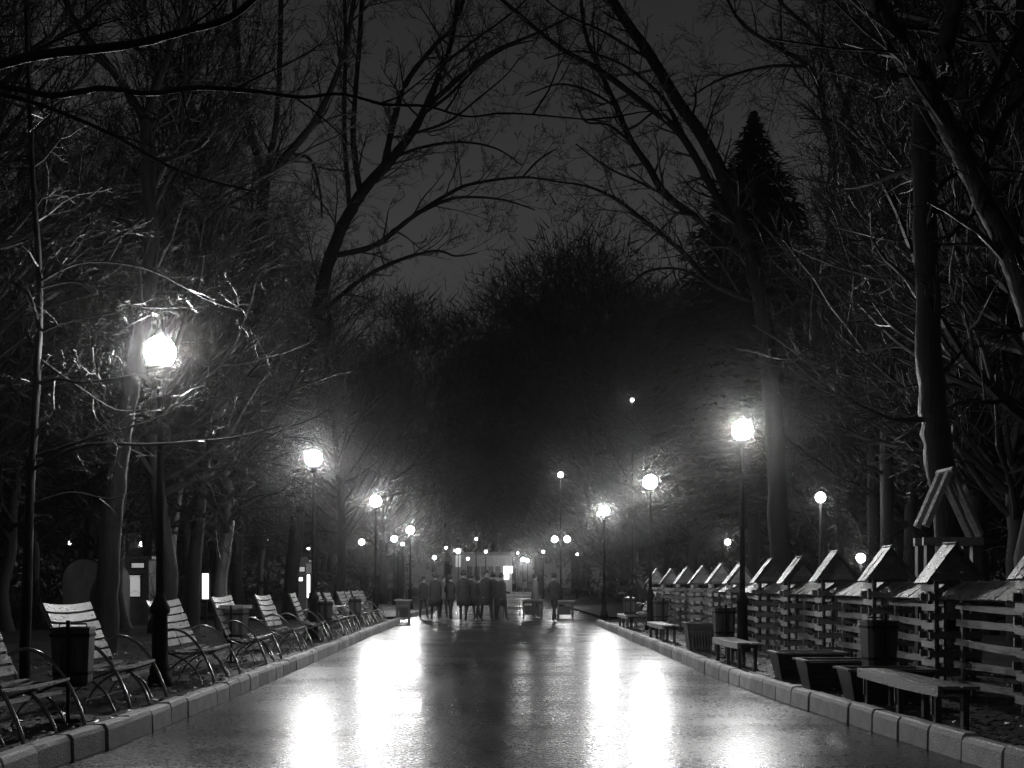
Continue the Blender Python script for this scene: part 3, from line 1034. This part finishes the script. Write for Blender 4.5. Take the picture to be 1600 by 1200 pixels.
# ------------------------------------------------------------------ litter bins
def make_bin():
    root = empty("litter_bin", (0, 0, 0))
    b = MB()
    def ring(w, d, z, ch=.04):
        return [(-w, -d + ch, z), (-w + ch, -d, z), (w - ch, -d, z), (w, -d + ch, z), (w, d - ch, z), (w - ch, d, z), (-w + ch, d, z), (-w, d - ch, z)]
    rings = [ring(.13, .12, .30), ring(.15, .14, .34), ring(.17, .16, .80), ring(.175, .165, .81), ring(.175, .165, .83), ring(.155, .145, .83), ring(.14, .13, .5)]
    vs = [p for r in rings for p in r]
    fs = [tuple(range(8))[::-1], tuple(48 + i for i in range(8))]
    for k in range(6):
        for j in range(8):
            fs.append((k * 8 + j, k * 8 + (j + 1) % 8, (k + 1) * 8 + (j + 1) % 8, (k + 1) * 8 + j))
    b.poly(vs, fs)
    b.build("bin_body", M['bin'], root)
    for z_, w_ in ((.42, .152), (.76, .172)):
        bb = MB()
        vs = [p for zz in (z_ - .015, z_ + .015) for p in ring(w_ + .004 + (zz - z_) * .04, w_ - .006 + (zz - z_) * .04, zz)]
        bb.poly(vs, [(j, (j + 1) % 8, 8 + (j + 1) % 8, 8 + j) for j in range(8)])
        bb.build("band", M['iron'], root)
    for q in (-.09, .0, .09):
        MB().box((q, -.158, .58), (.05, .008, .26), Matrix.Rotation(.043, 3, 'X')).build("stave", M['darkwood'], root)
    MB().box((-.0, -.175, .42), (.03, .03, .95)).build("post", M['iron'], root)
    MB().box((0, -.15, .012), (.24, .16, .025)).build("foot_plate", M['iron'], root)
    MB().tube([(-.12, .0, .835), (-.12, 0, .86), (.12, 0, .86), (.12, 0, .835)], .008, 5).build("handle", M['metal'], root)
    return root
bp = make_bin()
bins = [(-3.78, 10.95, "dark litter bin standing before the half-hidden bench on the left"),
        (-4.02, 19.0, "litter bin with a bright wet lid between the left benches"),
        (-3.9, 28.2, "dark litter bin between the sixth and seventh left benches"),
        (4.16, 13.1, "tall dark litter bin behind the nearest low bench on the right"),
        (3.84, 20.2, "dark litter bin between the second low bench and the right lamp post"),
        (4.2, 30.4, "small dark litter bin just before the far right end of the fence"),
        (-3.85, 34.0, "distant litter bin near the end of the left bench row"),
        (3.9, 34.6, "distant litter bin near the end of the right kerb")]
for i, (x, y, lab) in enumerate(bins):
    o = bp if i == 0 else copy_tree(bp)
    o.location = (x, y, SOIL)
    o.rotation_euler = (0, 0, (.1, -.2, .3, .05, 0, .2, .1, 0)[i])
    tag(o, lab, "litter bin", "litter bins")
    if i == 1:
        tag(MB().box((0, 0, .87), (.40, .36, .05)).build("lid", M['wood'], o), "pale wet lid")
        MB().box((0, .1, .85), (.2, .02, .03)).build("lid_bracket", M['iron'], o)

# ------------------------------------------------------------------ low benches on the right
def make_low(L):
    root = empty("low_bench", (0, 0, 0))
    cs = lambda x0, x1, z0, z1: [(x1, z1), (x1, z0), (x0, z0), (x0, z1)]
    curved_slat(cs(0, .05, .295, .38), L, (0, .012), 0).build("front_board", M['wood'], root)
    curved_slat(cs(.065, .185, .352, .38), L, (0, .012), .004).build("seat_plank", M['wood'], root)
    curved_slat(cs(.205, .345, .350, .378), L, (0, .010), -.004).build("seat_plank", M['wood'], root)
    for t in (-.42, 0, .42):
        b = MB()
        b.box((.17, t * L, .325), (.32, .05, .045))
        b.box((.06, t * L, .13), (.05, .07, .36))
        b.box((.29, t * L, .13), (.05, .07, .36))
        b.build("leg_frame", M['darkwood'], root)
        MB().box((.028, t * L + .03, .21), (.016, .02, .17)).build("bracket", M['metal'], root)
    return root
for i, (x, y0, y1, lab) in enumerate(((3.64, 9.95, 12.15, "nearest low backless bench on the right with a pale front board"),
                                      (3.50, 17.4, 19.4, "low backless bench beside the nearest right lamp post"),
                                      (3.50, 25.2, 27.6, "third low backless bench on the right, wet seat shining"),
                                      (3.62, 33.0, 35.4, "farthest low backless bench at the end of the right kerb"))):
    o = make_low(y1 - y0)
    o.location = (x, (y0 + y1) / 2, SOIL)
    tag(o, lab, "bench", "low benches on the right")

# planters
def planter(x, y, w, d, h, lab, lattice=False):
    root = empty("planter", (x, y, SOIL), 0, lab, "planter", "planters by the fence")
    t = .03
    tp = .07
    for sgn, nm in ((-1, "front_panel"), (1, "back_panel")):
        n = 5
        for k in range(n):
            z0, z1 = h * k / n + .004, h * (k + 1) / n - .004
            e0, e1 = -tp * (1 - z0 / h), -tp * (1 - z1 / h)
            yy0, yy1 = sgn * (d / 2 + e0), sgn * (d / 2 + e1)
            vs = [(-w / 2 - e0, yy0, z0), (w / 2 + e0, yy0, z0), (w / 2 + e1, yy1, z1), (-w / 2 - e1, yy1, z1)]
            vs = [(-w / 2 - e0 * 1, yy0, z0), (w / 2 + e0, yy0, z0), (w / 2 + e1, yy1, z1), (-w / 2 - e1, yy1, z1)]
            vs += [(a, b_ - sgn * t, c) for a, b_, c in vs]
            MB().poly(vs, [(0, 1, 2, 3), (7, 6, 5, 4), (0, 4, 5, 1), (1, 5, 6, 2), (2, 6, 7, 3), (3, 7, 4, 0)]).build("board", M['gable'] if lattice else M['darkwood'], root)
    for sgn in (-1, 1):
        vs = [(sgn * (w / 2 - tp), -d / 2 + tp, 0), (sgn * (w / 2 - tp), d / 2 - tp, 0), (sgn * w / 2, d / 2, h), (sgn * w / 2, -d / 2, h)]
        vs += [(a - sgn * t, b_, c) for a, b_, c in vs]
        MB().poly(vs, [(0, 1, 2, 3), (7, 6, 5, 4), (0, 4, 5, 1), (1, 5, 6, 2), (2, 6, 7, 3), (3, 7, 4, 0)]).build("end_panel", M['gable'] if lattice else M['darkwood'], root)
    b = MB()
    for q in ((0, -d / 2, w + .06, .05), (0, d / 2, w + .06, .05)):
        b.box((q[0], q[1], h + .012), (q[2], q[3], .024))
    for q in ((-w / 2, 0), (w / 2, 0)):
        b.box((q[0], 0, h + .013), (.05, d - .06, .022))
    b.build("rim", M['gable'], root)
    MB().box((0, 0, h - .06), (w - .08, d - .08, .04)).build("earth", M['soil'], root)
    if lattice:
        b = MB()
        for k in range(7):
            b.box((-w / 2 + tp + .04 + k * (w - .2) / 6, -d / 2 + .02, h * .5), (.02, .02, h * .9), Matrix.Rotation(-.12, 3, 'X'))
        b.build("lattice", M['wood'], root)
planter(4.06, 15.75, .86, .5, .33, "dark tapered planter trough, farthest of three by the right kerb")
planter(4.0, 14.1, .86, .5, .33, "dark tapered planter trough, middle of three by the right kerb")
planter(4.06, 12.6, .86, .5, .33, "dark tapered planter trough partly hidden by the nearest low bench")
planter(3.80, 22.4, .52, .5, .50, "pale lattice-sided wooden planter box between two low benches", True)

# ------------------------------------------------------------------ gabled crib fence
rf = random.Random(4)
fence = empty("wooden_fence", (5.05, 8, SOIL), 0, "long wooden plank fence with a row of little shingled gable towers", "fence")
unit = {}
def ubox(dx, dy, dz, m):
    k = (round(dx, 3), round(dy, 3), round(dz, 3), m)
    if k not in unit:
        b = MB()
        unit[k] = []
        for v in range(3):
            b = MB()
            ax = 1 if dy > dx else 0
            L = (dx, dy)[ax]
            n = 3 if L < .7 else 5
            bow, sg = rf.uniform(-.010, .010) * L / .6, rf.uniform(.0, .010) * L
            for i in range(n + 1):
                t = i / n * 2 - 1
                hz = dz / 2 * (1 + rf.uniform(-.09, .09))
                zc = -sg * (1 - t * t) + rf.uniform(-.003, .003)
                oc = bow * (1 - t * t)
                w_ = (dx if ax else dy) / 2
                for (a, c) in ((-w_, -hz), (w_, -hz), (w_, hz), (-w_, hz)):
                    b.v.append((a + oc, t * L / 2, c + zc) if ax else (t * L / 2, a + oc, c + zc))
            for i in range(n):
                for j in range(4):
                    q = (i * 4 + j, i * 4 + (j + 1) % 4, i * 4 + 4 + (j + 1) % 4, i * 4 + 4 + j)
                    b.f.append(q[::-1] if ax else q)
            b.f += [(0, 1, 2, 3), (4 * n + 3, 4 * n + 2, 4 * n + 1, 4 * n)]
            unit[k].append(b.mesh("plank", M[m]))
    return rf.choice(unit[k])
def kid(name, me, par, loc, rot=(0, 0, 0)):
    return put(name, me, par, loc, rot)
TW, TD = .46, .27        # tower width (x), depth (y)
EAVE, PEAK = 1.27, 1.64  # above soil
def gable_board_mesh(z0, z1):
    h = PEAK - EAVE
    w0 = (TW / 2 + .03) * (1 - (z0 - EAVE) / h); w1 = (TW / 2 + .03) * (1 - (z1 - EAVE) / h)
    w1 = max(w1, .004)
    vs = [(-w0, -.012, z0), (w0, -.012, z0), (w1, -.012, z1), (-w1, -.012, z1)]
    vs += [(a, .012, c) for a, b_, c in vs]
    return MB().poly(vs, [(0, 1, 2, 3), (7, 6, 5, 4), (0, 4, 5, 1), (1, 5, 6, 2), (2, 6, 7, 3), (3, 7, 4, 0)]).mesh("gable_board", M['gable'])
GBM = [gable_board_mesh(EAVE + (PEAK - EAVE) * k / 4 + .003, EAVE + (PEAK - EAVE) * (k + 1) / 4 - .003) for k in range(4)]
slope = math.atan2(PEAK - EAVE, TW / 2 + .03)
SL = math.hypot(PEAK - EAVE, TW / 2 + .03) + .10
sh_me = MB().box((0, 0, 0), (SL / 3 + .035, TD / 2 + .045, .022)).mesh("shingle", M['shingle'])
sec_sh = MB().box((0, 0, 0), (.165, .30, .02)).mesh("shingle", M['shingle'])
towers_y = [8.75, 11.0, 13.4, 15.6, 17.9, 20.1, 22.2, 24.9, 27.0, 29.3, 31.7, 34.4, 37.6]
for ti, ty in enumerate(towers_y):
    b = MB()
    for a in (-1, 1):
        for c in (-1, 1):
            b.box((a * (TW / 2 - .03), c * (TD / 2 - .03), EAVE / 2), (.045, .045, EAVE))
    b.box((0, -TD / 2 + .03, EAVE - .02), (TW - .1, .03, .04))
    b.box((0, TD / 2 - .03, EAVE - .02), (TW - .1, .03, .04))
    tw = b.build("tower", M['darkwood'], fence, loc=(rf.uniform(-.02, .02), ty - 8, 0))
    tw.rotation_euler = (rf.uniform(-.01, .01), rf.uniform(-.012, .012), rf.uniform(-.04, .04))
    tw.scale = (1, 1, rf.uniform(.985, 1.02))
    for k in range(6):                                    # crossed planks: side ones lit by the lamps, front ones between
        z = .16 + k * .205
        for a in (-1, 1):
            kid("side_plank", ubox(.028, TD + .13, .074, 'wood'), tw, (a * (TW / 2 + .008), rf.uniform(-.02, .02), z + rf.uniform(-.008, .008)), (rf.uniform(-.02, .02), 0, rf.uniform(-.02, .02)))
        if k < 5:
            for c in (-1, 1):
                kid("front_plank", ubox(TW + .12, .026, .074, 'wood'), tw, (rf.uniform(-.01, .01), c * (TD / 2 + .008), z + .10 + rf.uniform(-.008, .008)), (0, rf.uniform(-.02, .02), 0))
    for c in (-1, 1):
        for me in GBM:
            kid("gable_board", me, tw, (0, c * (TD / 2 - .01), 0))
    for a in (-1, 1):
        for r_ in range(3):
            for q in (-1, 1):
                d = (r_ + .5) * SL / 3
                x = a * (d * math.cos(slope))
                z = PEAK + .035 - d * math.sin(slope) + .012 * (r_ % 3) + .006
                kid("shingle", sh_me, tw, (x, q * (TD / 4 + .028), z + rf.uniform(-.003, .003)), (rf.uniform(-.03, .03), a * (slope - .05 + rf.uniform(-.03, .03)), rf.uniform(-.03, .03)))
    if ti + 1 < len(towers_y):
        y0, y1 = ty + TD / 2, towers_y[ti + 1] - TD / 2
        L = y1 - y0
        b = MB()
        for yy in (.14, .30, L - .14):
            b.box((.03, yy - L / 2, .55), (.03, .04, 1.08))
        b.box((.03, 0, 1.11), (.05, L - .16, .04))
        sec = b.build("section", M['wood'], fence, loc=(0, (y0 + y1) / 2 - 8, 0))
        for k in range(5):
            z = .17 + k * .205
            kid("plank", ubox(.026, L - .05, .076, 'wood'), sec, (-.008, rf.uniform(-.02, .02), z + rf.uniform(-.016, .016)), (rf.uniform(-.018, .018), rf.uniform(-.09, .09), rf.uniform(-.006, .006)))
        nsh = max(3, int(round((L - .04) / .31)))
        st = (L - .02) / nsh
        for a in (-1, 1):
            if ti > 7: break
            for j in range(nsh):
                for r_ in range(2):
                    d = (r_ + .5) * .145
                    kid("shingle", sec_sh, sec, (.03 + a * d * .80, -L / 2 + .01 + (j + .5) * st, 1.235 - d * .62 + .008 * r_ + rf.uniform(-.003, .003)),
                        (rf.uniform(-.025, .025), a * (.64 + rf.uniform(-.04, .04)), rf.uniform(-.03, .03)))

# A-frame roof on posts behind the fence
aD = 16.4
root = empty("timber_a_frame", (at(1488, 914, aD).x, aD, SOIL), 0, "rough timber A-frame roof on posts rising behind the fence", "wooden frame")
ap = at(1485, 735, aD); lf_ = at(1447, 822, aD); rt_ = at(1532, 838, aD)
o0 = root.location
def rel(p, dy=0): return (p.x - o0.x, dy, p.z - o0.z)
for dy in (0, .34):
    MB().tube([rel(ap, dy), rel(lf_, dy - .0)], [.055, .06], 5).build("rafter", M['wood'], root)
    MB().tube([rel(ap, dy + .02), rel(rt_, dy + .02)], [.055, .06], 5).build("rafter", M['wood'], root)
    cl, cr_ = at(1440, 846, aD), at(1533, 846, aD)
    MB().box(((cl.x + cr_.x) / 2 - o0.x, dy - .05, cl.z - o0.z), (cr_.x - cl.x, .06, .11)).build("crossbeam", M['wood'], root)
    for px in (1452, 1524):
        q = at(px, 846, aD)
        MB().box((q.x - o0.x, dy, (q.z - o0.z) / 2 - .05), (.11, .11, q.z - o0.z)).build("post", M['darkwood'], root)
MB().tube([rel(ap, -.15), rel(ap, .45)], .045, 6).build("ridge_pole", M['darkwood'], root)

# ------------------------------------------------------------------ clearing: tables, kiosks
def table(x, y, w, d, h, lab, m='wood'):
    root = empty("table", (x, y, 0), 0, lab, "table")
    MB().box((0, 0, h), (w, d, .05)).build("tabletop", M[m], root)
    MB().box((0, 0, h - .09), (w - .12, d - .12, .1)).build("apron", M['darkwood'], root)
    for a in (-1, 1):
        for c in (-1, 1):
            MB().box((a * (w / 2 - .1), c * (d / 2 - .08), (h - .14) / 2), (.07, .07, h - .14)).build("leg", M['darkwood'], root)
    MB().box((0, d / 2 - .1, h * .45), (w - .3, .03, h * .5)).build("modesty_panel", M['darkwood'], root)
t_ = at(630, 938, 43); table(t_.x, 43, .62, .5, .76, "small dark table with a bright wet top at the end of the left kerb")
t_ = at(832, 942, 47); table(t_.x, 47, .9, .5, .72, "dark table in the clearing just right of the crowd")
t_ = at(884, 943, 47); table(t_.x, 47.3, .75, .5, .68, "dark table in the clearing beneath the double lamp")

# pale kiosk closing the vista
kD = 139.0
ks = F_PX / kD
root = empty("kiosk", (at(753, 900, kD).x, kD, 0), 0, "pale low kiosk with a sign band and lit doorway at the end of the path", "kiosk")
ox = root.location.x
def kb(px0, px1, py0, py1, y, dep, name, m, lab=None):
    a, b_ = at(px0, py0, kD), at(px1, py1, kD)
    o = MB().box(((a.x + b_.x) / 2 - ox, y + dep / 2, (a.z + max(b_.z, 0)) / 2), (b_.x - a.x, dep, a.z - max(b_.z, 0))).build(name, M[m], root)
    if lab: o['label'] = lab
    return o
kb(707, 800, 868, 940, .1, 4, "wall", 'wall')
kb(703, 804, 863, 868, -.3, 4.6, "roof", 'roofm')
kb(724, 798, 871, 881, 0, .08, "sign_band", 'wall')
kb(707, 722, 856, 885, -.25, .3, "pier", 'wall')
kb(787, 795, 885, 905, -.02, .1, "lit_door", 'litdoor')
kb(797, 801, 885, 895, -.02, .1, "lit_window", 'litdoor')
for i in range(5):
    kb(730 + i * 11, 738 + i * 11, 885, 902, 0, .09, "window", 'darkwall')
kb(709, 719, 859, 862, -.3, .04, "lit_sign", 'litdoor')
kb(712, 720, 866, 886, -.28, .02, "lit_panel", 'litdim')

def stall(px0, px1, py0, D, lab, win, sign=None, dep=1.6, wm='litwin'):
    a, b_ = at(px0, py0, D), at(px1, py0, D)
    root = empty("stall", ((a.x + b_.x) / 2, D, SOIL), 0, lab, "stall")
    ox = root.location.x
    MB().box((0, dep / 2 + .03, a.z / 2 - .05), (b_.x - a.x, dep, a.z)).build("wall", M['darkwall'], root)
    MB().box((0, dep / 2, a.z + .0), (b_.x - a.x + .3, dep + .3, .08)).build("roof", M['roofm'], root)
    for w_, nm, m in ((win, "lit_window", wm), (sign, "lit_sign", 'litdim')):
        if not w_: continue
        c, d = at(w_[0], w_[1], D), at(w_[2], w_[3], D)
        fr = MB().box(((c.x + d.x) / 2 - ox, .005, (c.z + d.z) / 2 - SOIL), (d.x - c.x + .08, .04, c.z - d.z + .08)).build(nm + "_frame", M['iron'], root)
        MB().box(((c.x + d.x) / 2 - ox, -.02, (c.z + d.z) / 2 - SOIL), (d.x - c.x, .03, c.z - d.z)).build("pane", M[m], fr)
stall(192, 232, 876, 38, "dark stall with a dim lit window behind the first left lamp", (201, 899, 219, 932), (206, 880, 225, 887), wm='litdim')
stall(455, 478, 880, 52, "small stall with a lit hatch behind the second left lamp", (466, 902, 473, 908), (464, 886, 476, 893))
# pale tent with a rounded top deep at the left
t_ = at(132, 914, 34)
root = empty("tent", (t_.x, 34, SOIL), 0, "pale round-topped tent wall faint between trunks on the left", "tent")
b = MB(); n = 14
prof = [(math.cos(math.pi * i / n), math.sin(math.pi * i / n)) for i in range(n + 1)]
vs = [(x * .62, y, 1.35 + z * .6) for y in (0, 2.2) for x, z in prof] + [(x, y, -.1) for y in (0, 2.2) for x in (.62, -.62)]
fs = [(i, i + 1, n + 2 + i, n + 1 + i) for i in range(n)]
k0 = 2 * (n + 1)
fs += [tuple(range(n + 1)) + (k0 + 1, k0), tuple(range(n + 1, 2 * n + 2)) + (k0 + 3, k0 + 2), (0, k0, k0 + 2, n + 1), (n, k0 + 1, k0 + 3, 2 * n + 1)]
b.poly(vs, fs).build("canvas", M['tentm'], root)
MB().tube([(x * .63, -.02, 1.35 + z * .61) for x, z in prof], .025, 5).build("hoop", M['iron'], root)
# lit advertising panel and the bright vertical tube sign
def lit_panel(px0, px1, py0, py1, D, name, lab, m, cat):
    a, b_ = at(px0, py0, D), at(px1, py1, D)
    root = empty(name, ((a.x + b_.x) / 2, D, SOIL), 0, lab, cat)
    w, h, zc = b_.x - a.x, a.z - b_.z, (a.z + b_.z) / 2 - SOIL
    MB().box((0, .05, zc), (w + .06, .08, h + .06)).build("casing", M['iron'], root)
    MB().box((0, 0, zc), (w, .03, h)).build("panel", M[m], root)
    MB().box((0, .06, (zc - h / 2) / 2), (.06, .06, zc - h / 2)).build("post", M['iron'], root)
lit_panel(316, 326, 896, 936, 36, "lit_panel", "lit upright panel glowing between trunks on the left", 'litwin', "sign")
lit_panel(480, 484, 898, 934, 33, "light_tube", "dazzling vertical light tube beside the second left lamp post", 'tubeglow', "light")

# ------------------------------------------------------------------ people in the clearing
def person(px, D, h, label, coat, seed, facing=0.0, stride=.2, long_coat=True, bag=False, arm=0):
    rr = random.Random(seed)
    me = bpy.data.meshes.new("body")
    k = h / 1.75
    st = stride
    V = [(0, 0, .98, .14), (0, 0, 1.12, .13), (0, .01, 1.30, .15), (0, .01, 1.43, .09), (0, 0, 1.51, .055), (0, -.015, 1.60, .085), (0, -.01, 1.68, .082), (0, 0, 1.74, .05)]
    E = [(i, i + 1) for i in range(7)]
    R_ = []
    def add(p, frm):
        V.append(p); E.append((frm, len(V) - 1)); return len(V) - 1
    for sd in (-1, 1):
        f = sd * st
        a = add((sd * .09, 0, .90, .10), 0)
        a = add((sd * .10, -f * .45, .50, .062), a)
        a = add((sd * .10, f * .1 - f * .9, .09, .042), a)
        a = add((sd * .10, f * .1 - f * .9 - .12, .04, .035), a)
        a = add((sd * .17, .01, 1.40, .065), 2)
        a = add((sd * .22, .03 + f * .2, 1.14, .05), a)
        if arm and sd > 0:
            a = add((sd * .20, -.16, 1.02, .04), a)
            a = add((sd * .15, -.26, 1.08, .035), a)
        else:
            a = add((sd * .23, -.04 + f * .45, .90, .04), a)
            a = add((sd * .22, -.07 + f * .5, .80, .032), a)
    me.from_pydata([v[:3] for v in V], E, [])
    o = bpy.data.objects.new("body", me)
    COL.objects.link(o)
    md = o.modifiers.new("skin", 'SKIN')
    sk = me.skin_vertices[0].data
    for i, v in enumerate(V):
        sk[i].radius = (v[3] * (1.25 if i in (1, 2) else 1), v[3])
    sk[0].use_root = True
    o.modifiers.new("sub", 'SUBSURF').levels = 1
    bpy.context.view_layer.update()
    dg = bpy.context.evaluated_depsgraph_get()
    m2 = bpy.data.meshes.new_from_object(o.evaluated_get(dg))
    bpy.data.objects.remove(o)
    m2.materials.clear()
    m2.materials.append(M[coat]); m2.materials.append(M['skin']); m2.materials.append(M['coat'])
    for p in m2.polygons:
        p.use_smooth = True
        z = p.center.z
        p.material_index = 1 if (z > 1.50 or (.74 < z < .84 and abs(p.center.x) > .17)) else (2 if z < .75 else 0)
    x = (px - VPX) / F_PX * D
    root = empty("person", (x, D, 0), facing, label, "person", "people walking in the distance")
    root.scale = (k, k, k)
    put("body", m2, root)
    cb = MB()
    prof = [(.245, .55 if long_coat else .80), (.235, .80), (.19, 1.05), (.205, 1.25), (.19, 1.40), (.10, 1.47)]
    cb.lathe(prof, 14)
    cb.v = [(a, b_ * .68, c) for a, b_, c in cb.v]
    cb.build("coat", M[coat], root, True)
    hb = MB()
    hb.lathe([(.088, 1.60), (.103, 1.66), (.10, 1.72), (.07, 1.775), (.015, 1.795)], 12)
    hb.v = [(a, b_ + .02, c) for a, b_, c in hb.v]
    hb.build("hair" if seed % 2 else "knitted_hat", M['hair'], root, True)
    if bag:
        MB().box((.30, .0, .72), (.12, .28, .26)).box((.27, 0, .95), (.012, .02, .24)).build("handbag", M['hair'], root)
PP = [(662, 47, 1.60, "person in a short dark jacket at the left end of the crowd", 'coat', 1, 0.6, .18, False),
      (680, 44.5, 1.72, "person in a long dark coat with a handbag, second from the left of the crowd", 'coat', 2, 3.4, .2, True),
      (693, 48, 1.64, "person in a grey jacket half hidden in the crowd's left part", 'coat2', 11, .3, .16, False),
      (704, 45, 1.66, "person in a dark jacket near the crowd's left part, arm raised", 'coat', 3, 2.6, .26, False),
      (724, 43.5, 1.80, "broad tall person in a long black coat at the middle of the crowd", 'coat', 4, 3.1, .12, True),
      (735, 44.6, 1.70, "person in a long coat pressed against the broad tall one", 'coat', 12, 3.7, .2, True),
      (747, 46, 1.62, "shorter person in a short coat in the crowd's right part", 'coat', 5, 2.4, .24, False),
      (760, 43.8, 1.82, "tallest person of the crowd, dark coat, third from the right", 'coat', 6, .5, .26, True),
      (771, 45.0, 1.75, "person in a dark jacket second from the right of the crowd", 'coat', 13, 3.0, .14, False),
      (784, 44.0, 1.70, "person in a dark coat at the right end of the crowd", 'coat', 7, .9, .2, True),
      (836, 48.5, 1.72, "person in a grey coat standing at the tables", 'coat2', 8, 1.2, .08, True),
      (866, 43.0, 1.70, "lone dark figure near the right kerb's end casting a long shadow", 'coat', 9, 2.5, .3, False)]
for i, a in enumerate(PP):
    person(*a, bag=(i in (1, 6)), arm=(i in (3, 7, 9, 11)))

# ------------------------------------------------------------------ leaf litter on the verges
def litter():
    r2 = random.Random(8)
    b = MB()
    for i in range(9000):
        side = r2.choice((-1, 1))
        y = 6.5 + 26 * r2.random() ** 1.6
        x = (kl(y) - .2 - 4 * r2.random() ** 1.5) if side < 0 else (kr(y) + .2 + 4 * r2.random() ** 1.5)
        s = r2.uniform(.018, .045)
        a = r2.uniform(0, 6.28)
        ca, sa = math.cos(a) * s, math.sin(a) * s
        z = SOIL + r2.uniform(.012, .03)
        t = [r2.uniform(-.012, .016) for _ in range(4)]
        b.poly([(x - ca, y - sa, z + t[0]), (x + sa * .6, y - ca * .6, z + t[1]), (x + ca, y + sa, z + t[2]), (x - sa * .6, y + ca * .6, z + t[3])], [(0, 1, 2, 3)])
    tag(b.build("fallen_leaves", M['litter']), "wet fallen leaves scattered over the soil behind the kerbs", "leaves", kind='stuff')
    b = MB()
    for i in range(260):
        y = 7 + 30 * r2.random()
        x = r2.uniform(kl(y) + .05, kr(y) - .05)
        if r2.random() < .6: x = r2.choice((kl(y) + .06 + abs(r2.gauss(0, .2)), kr(y) - .06 - abs(r2.gauss(0, .2))))
        s = r2.uniform(.012, .03); a = r2.uniform(0, 6.28)
        ca, sa = math.cos(a) * s, math.sin(a) * s
        b.poly([(x - ca, y - sa, .006), (x + sa * .6, y - ca * .6, .014), (x + ca, y + sa, .006), (x - sa * .6, y + ca * .6, .012)], [(0, 1, 2, 3)])
    tag(b.build("path_leaves", M['litter']), "few wet leaves stuck to the shining path", "leaves", kind='stuff')
litter()

# damp night air
if HAZE_DENSITY > 0:
    hm = bpy.data.materials.new("haze")
    hm.use_nodes = True
    t = hm.node_tree
    t.nodes.remove(t.nodes["Principled BSDF"])
    pv = t.nodes.new("ShaderNodeVolumePrincipled")
    pv.inputs["Color"].default_value = g(.95)
    pv.inputs["Density"].default_value = HAZE_DENSITY
    pv.inputs["Anisotropy"].default_value = .975
    t.links.new(pv.outputs[0], t.nodes["Material Output"].inputs["Volume"])
    MB().box((0, 145, 19), (420, 410, 40.5)).build("haze", hm)
    h_ = bpy.data.objects["haze"]
    tag(h_, "damp night haze glowing around the lamps", "haze", kind='stuff')
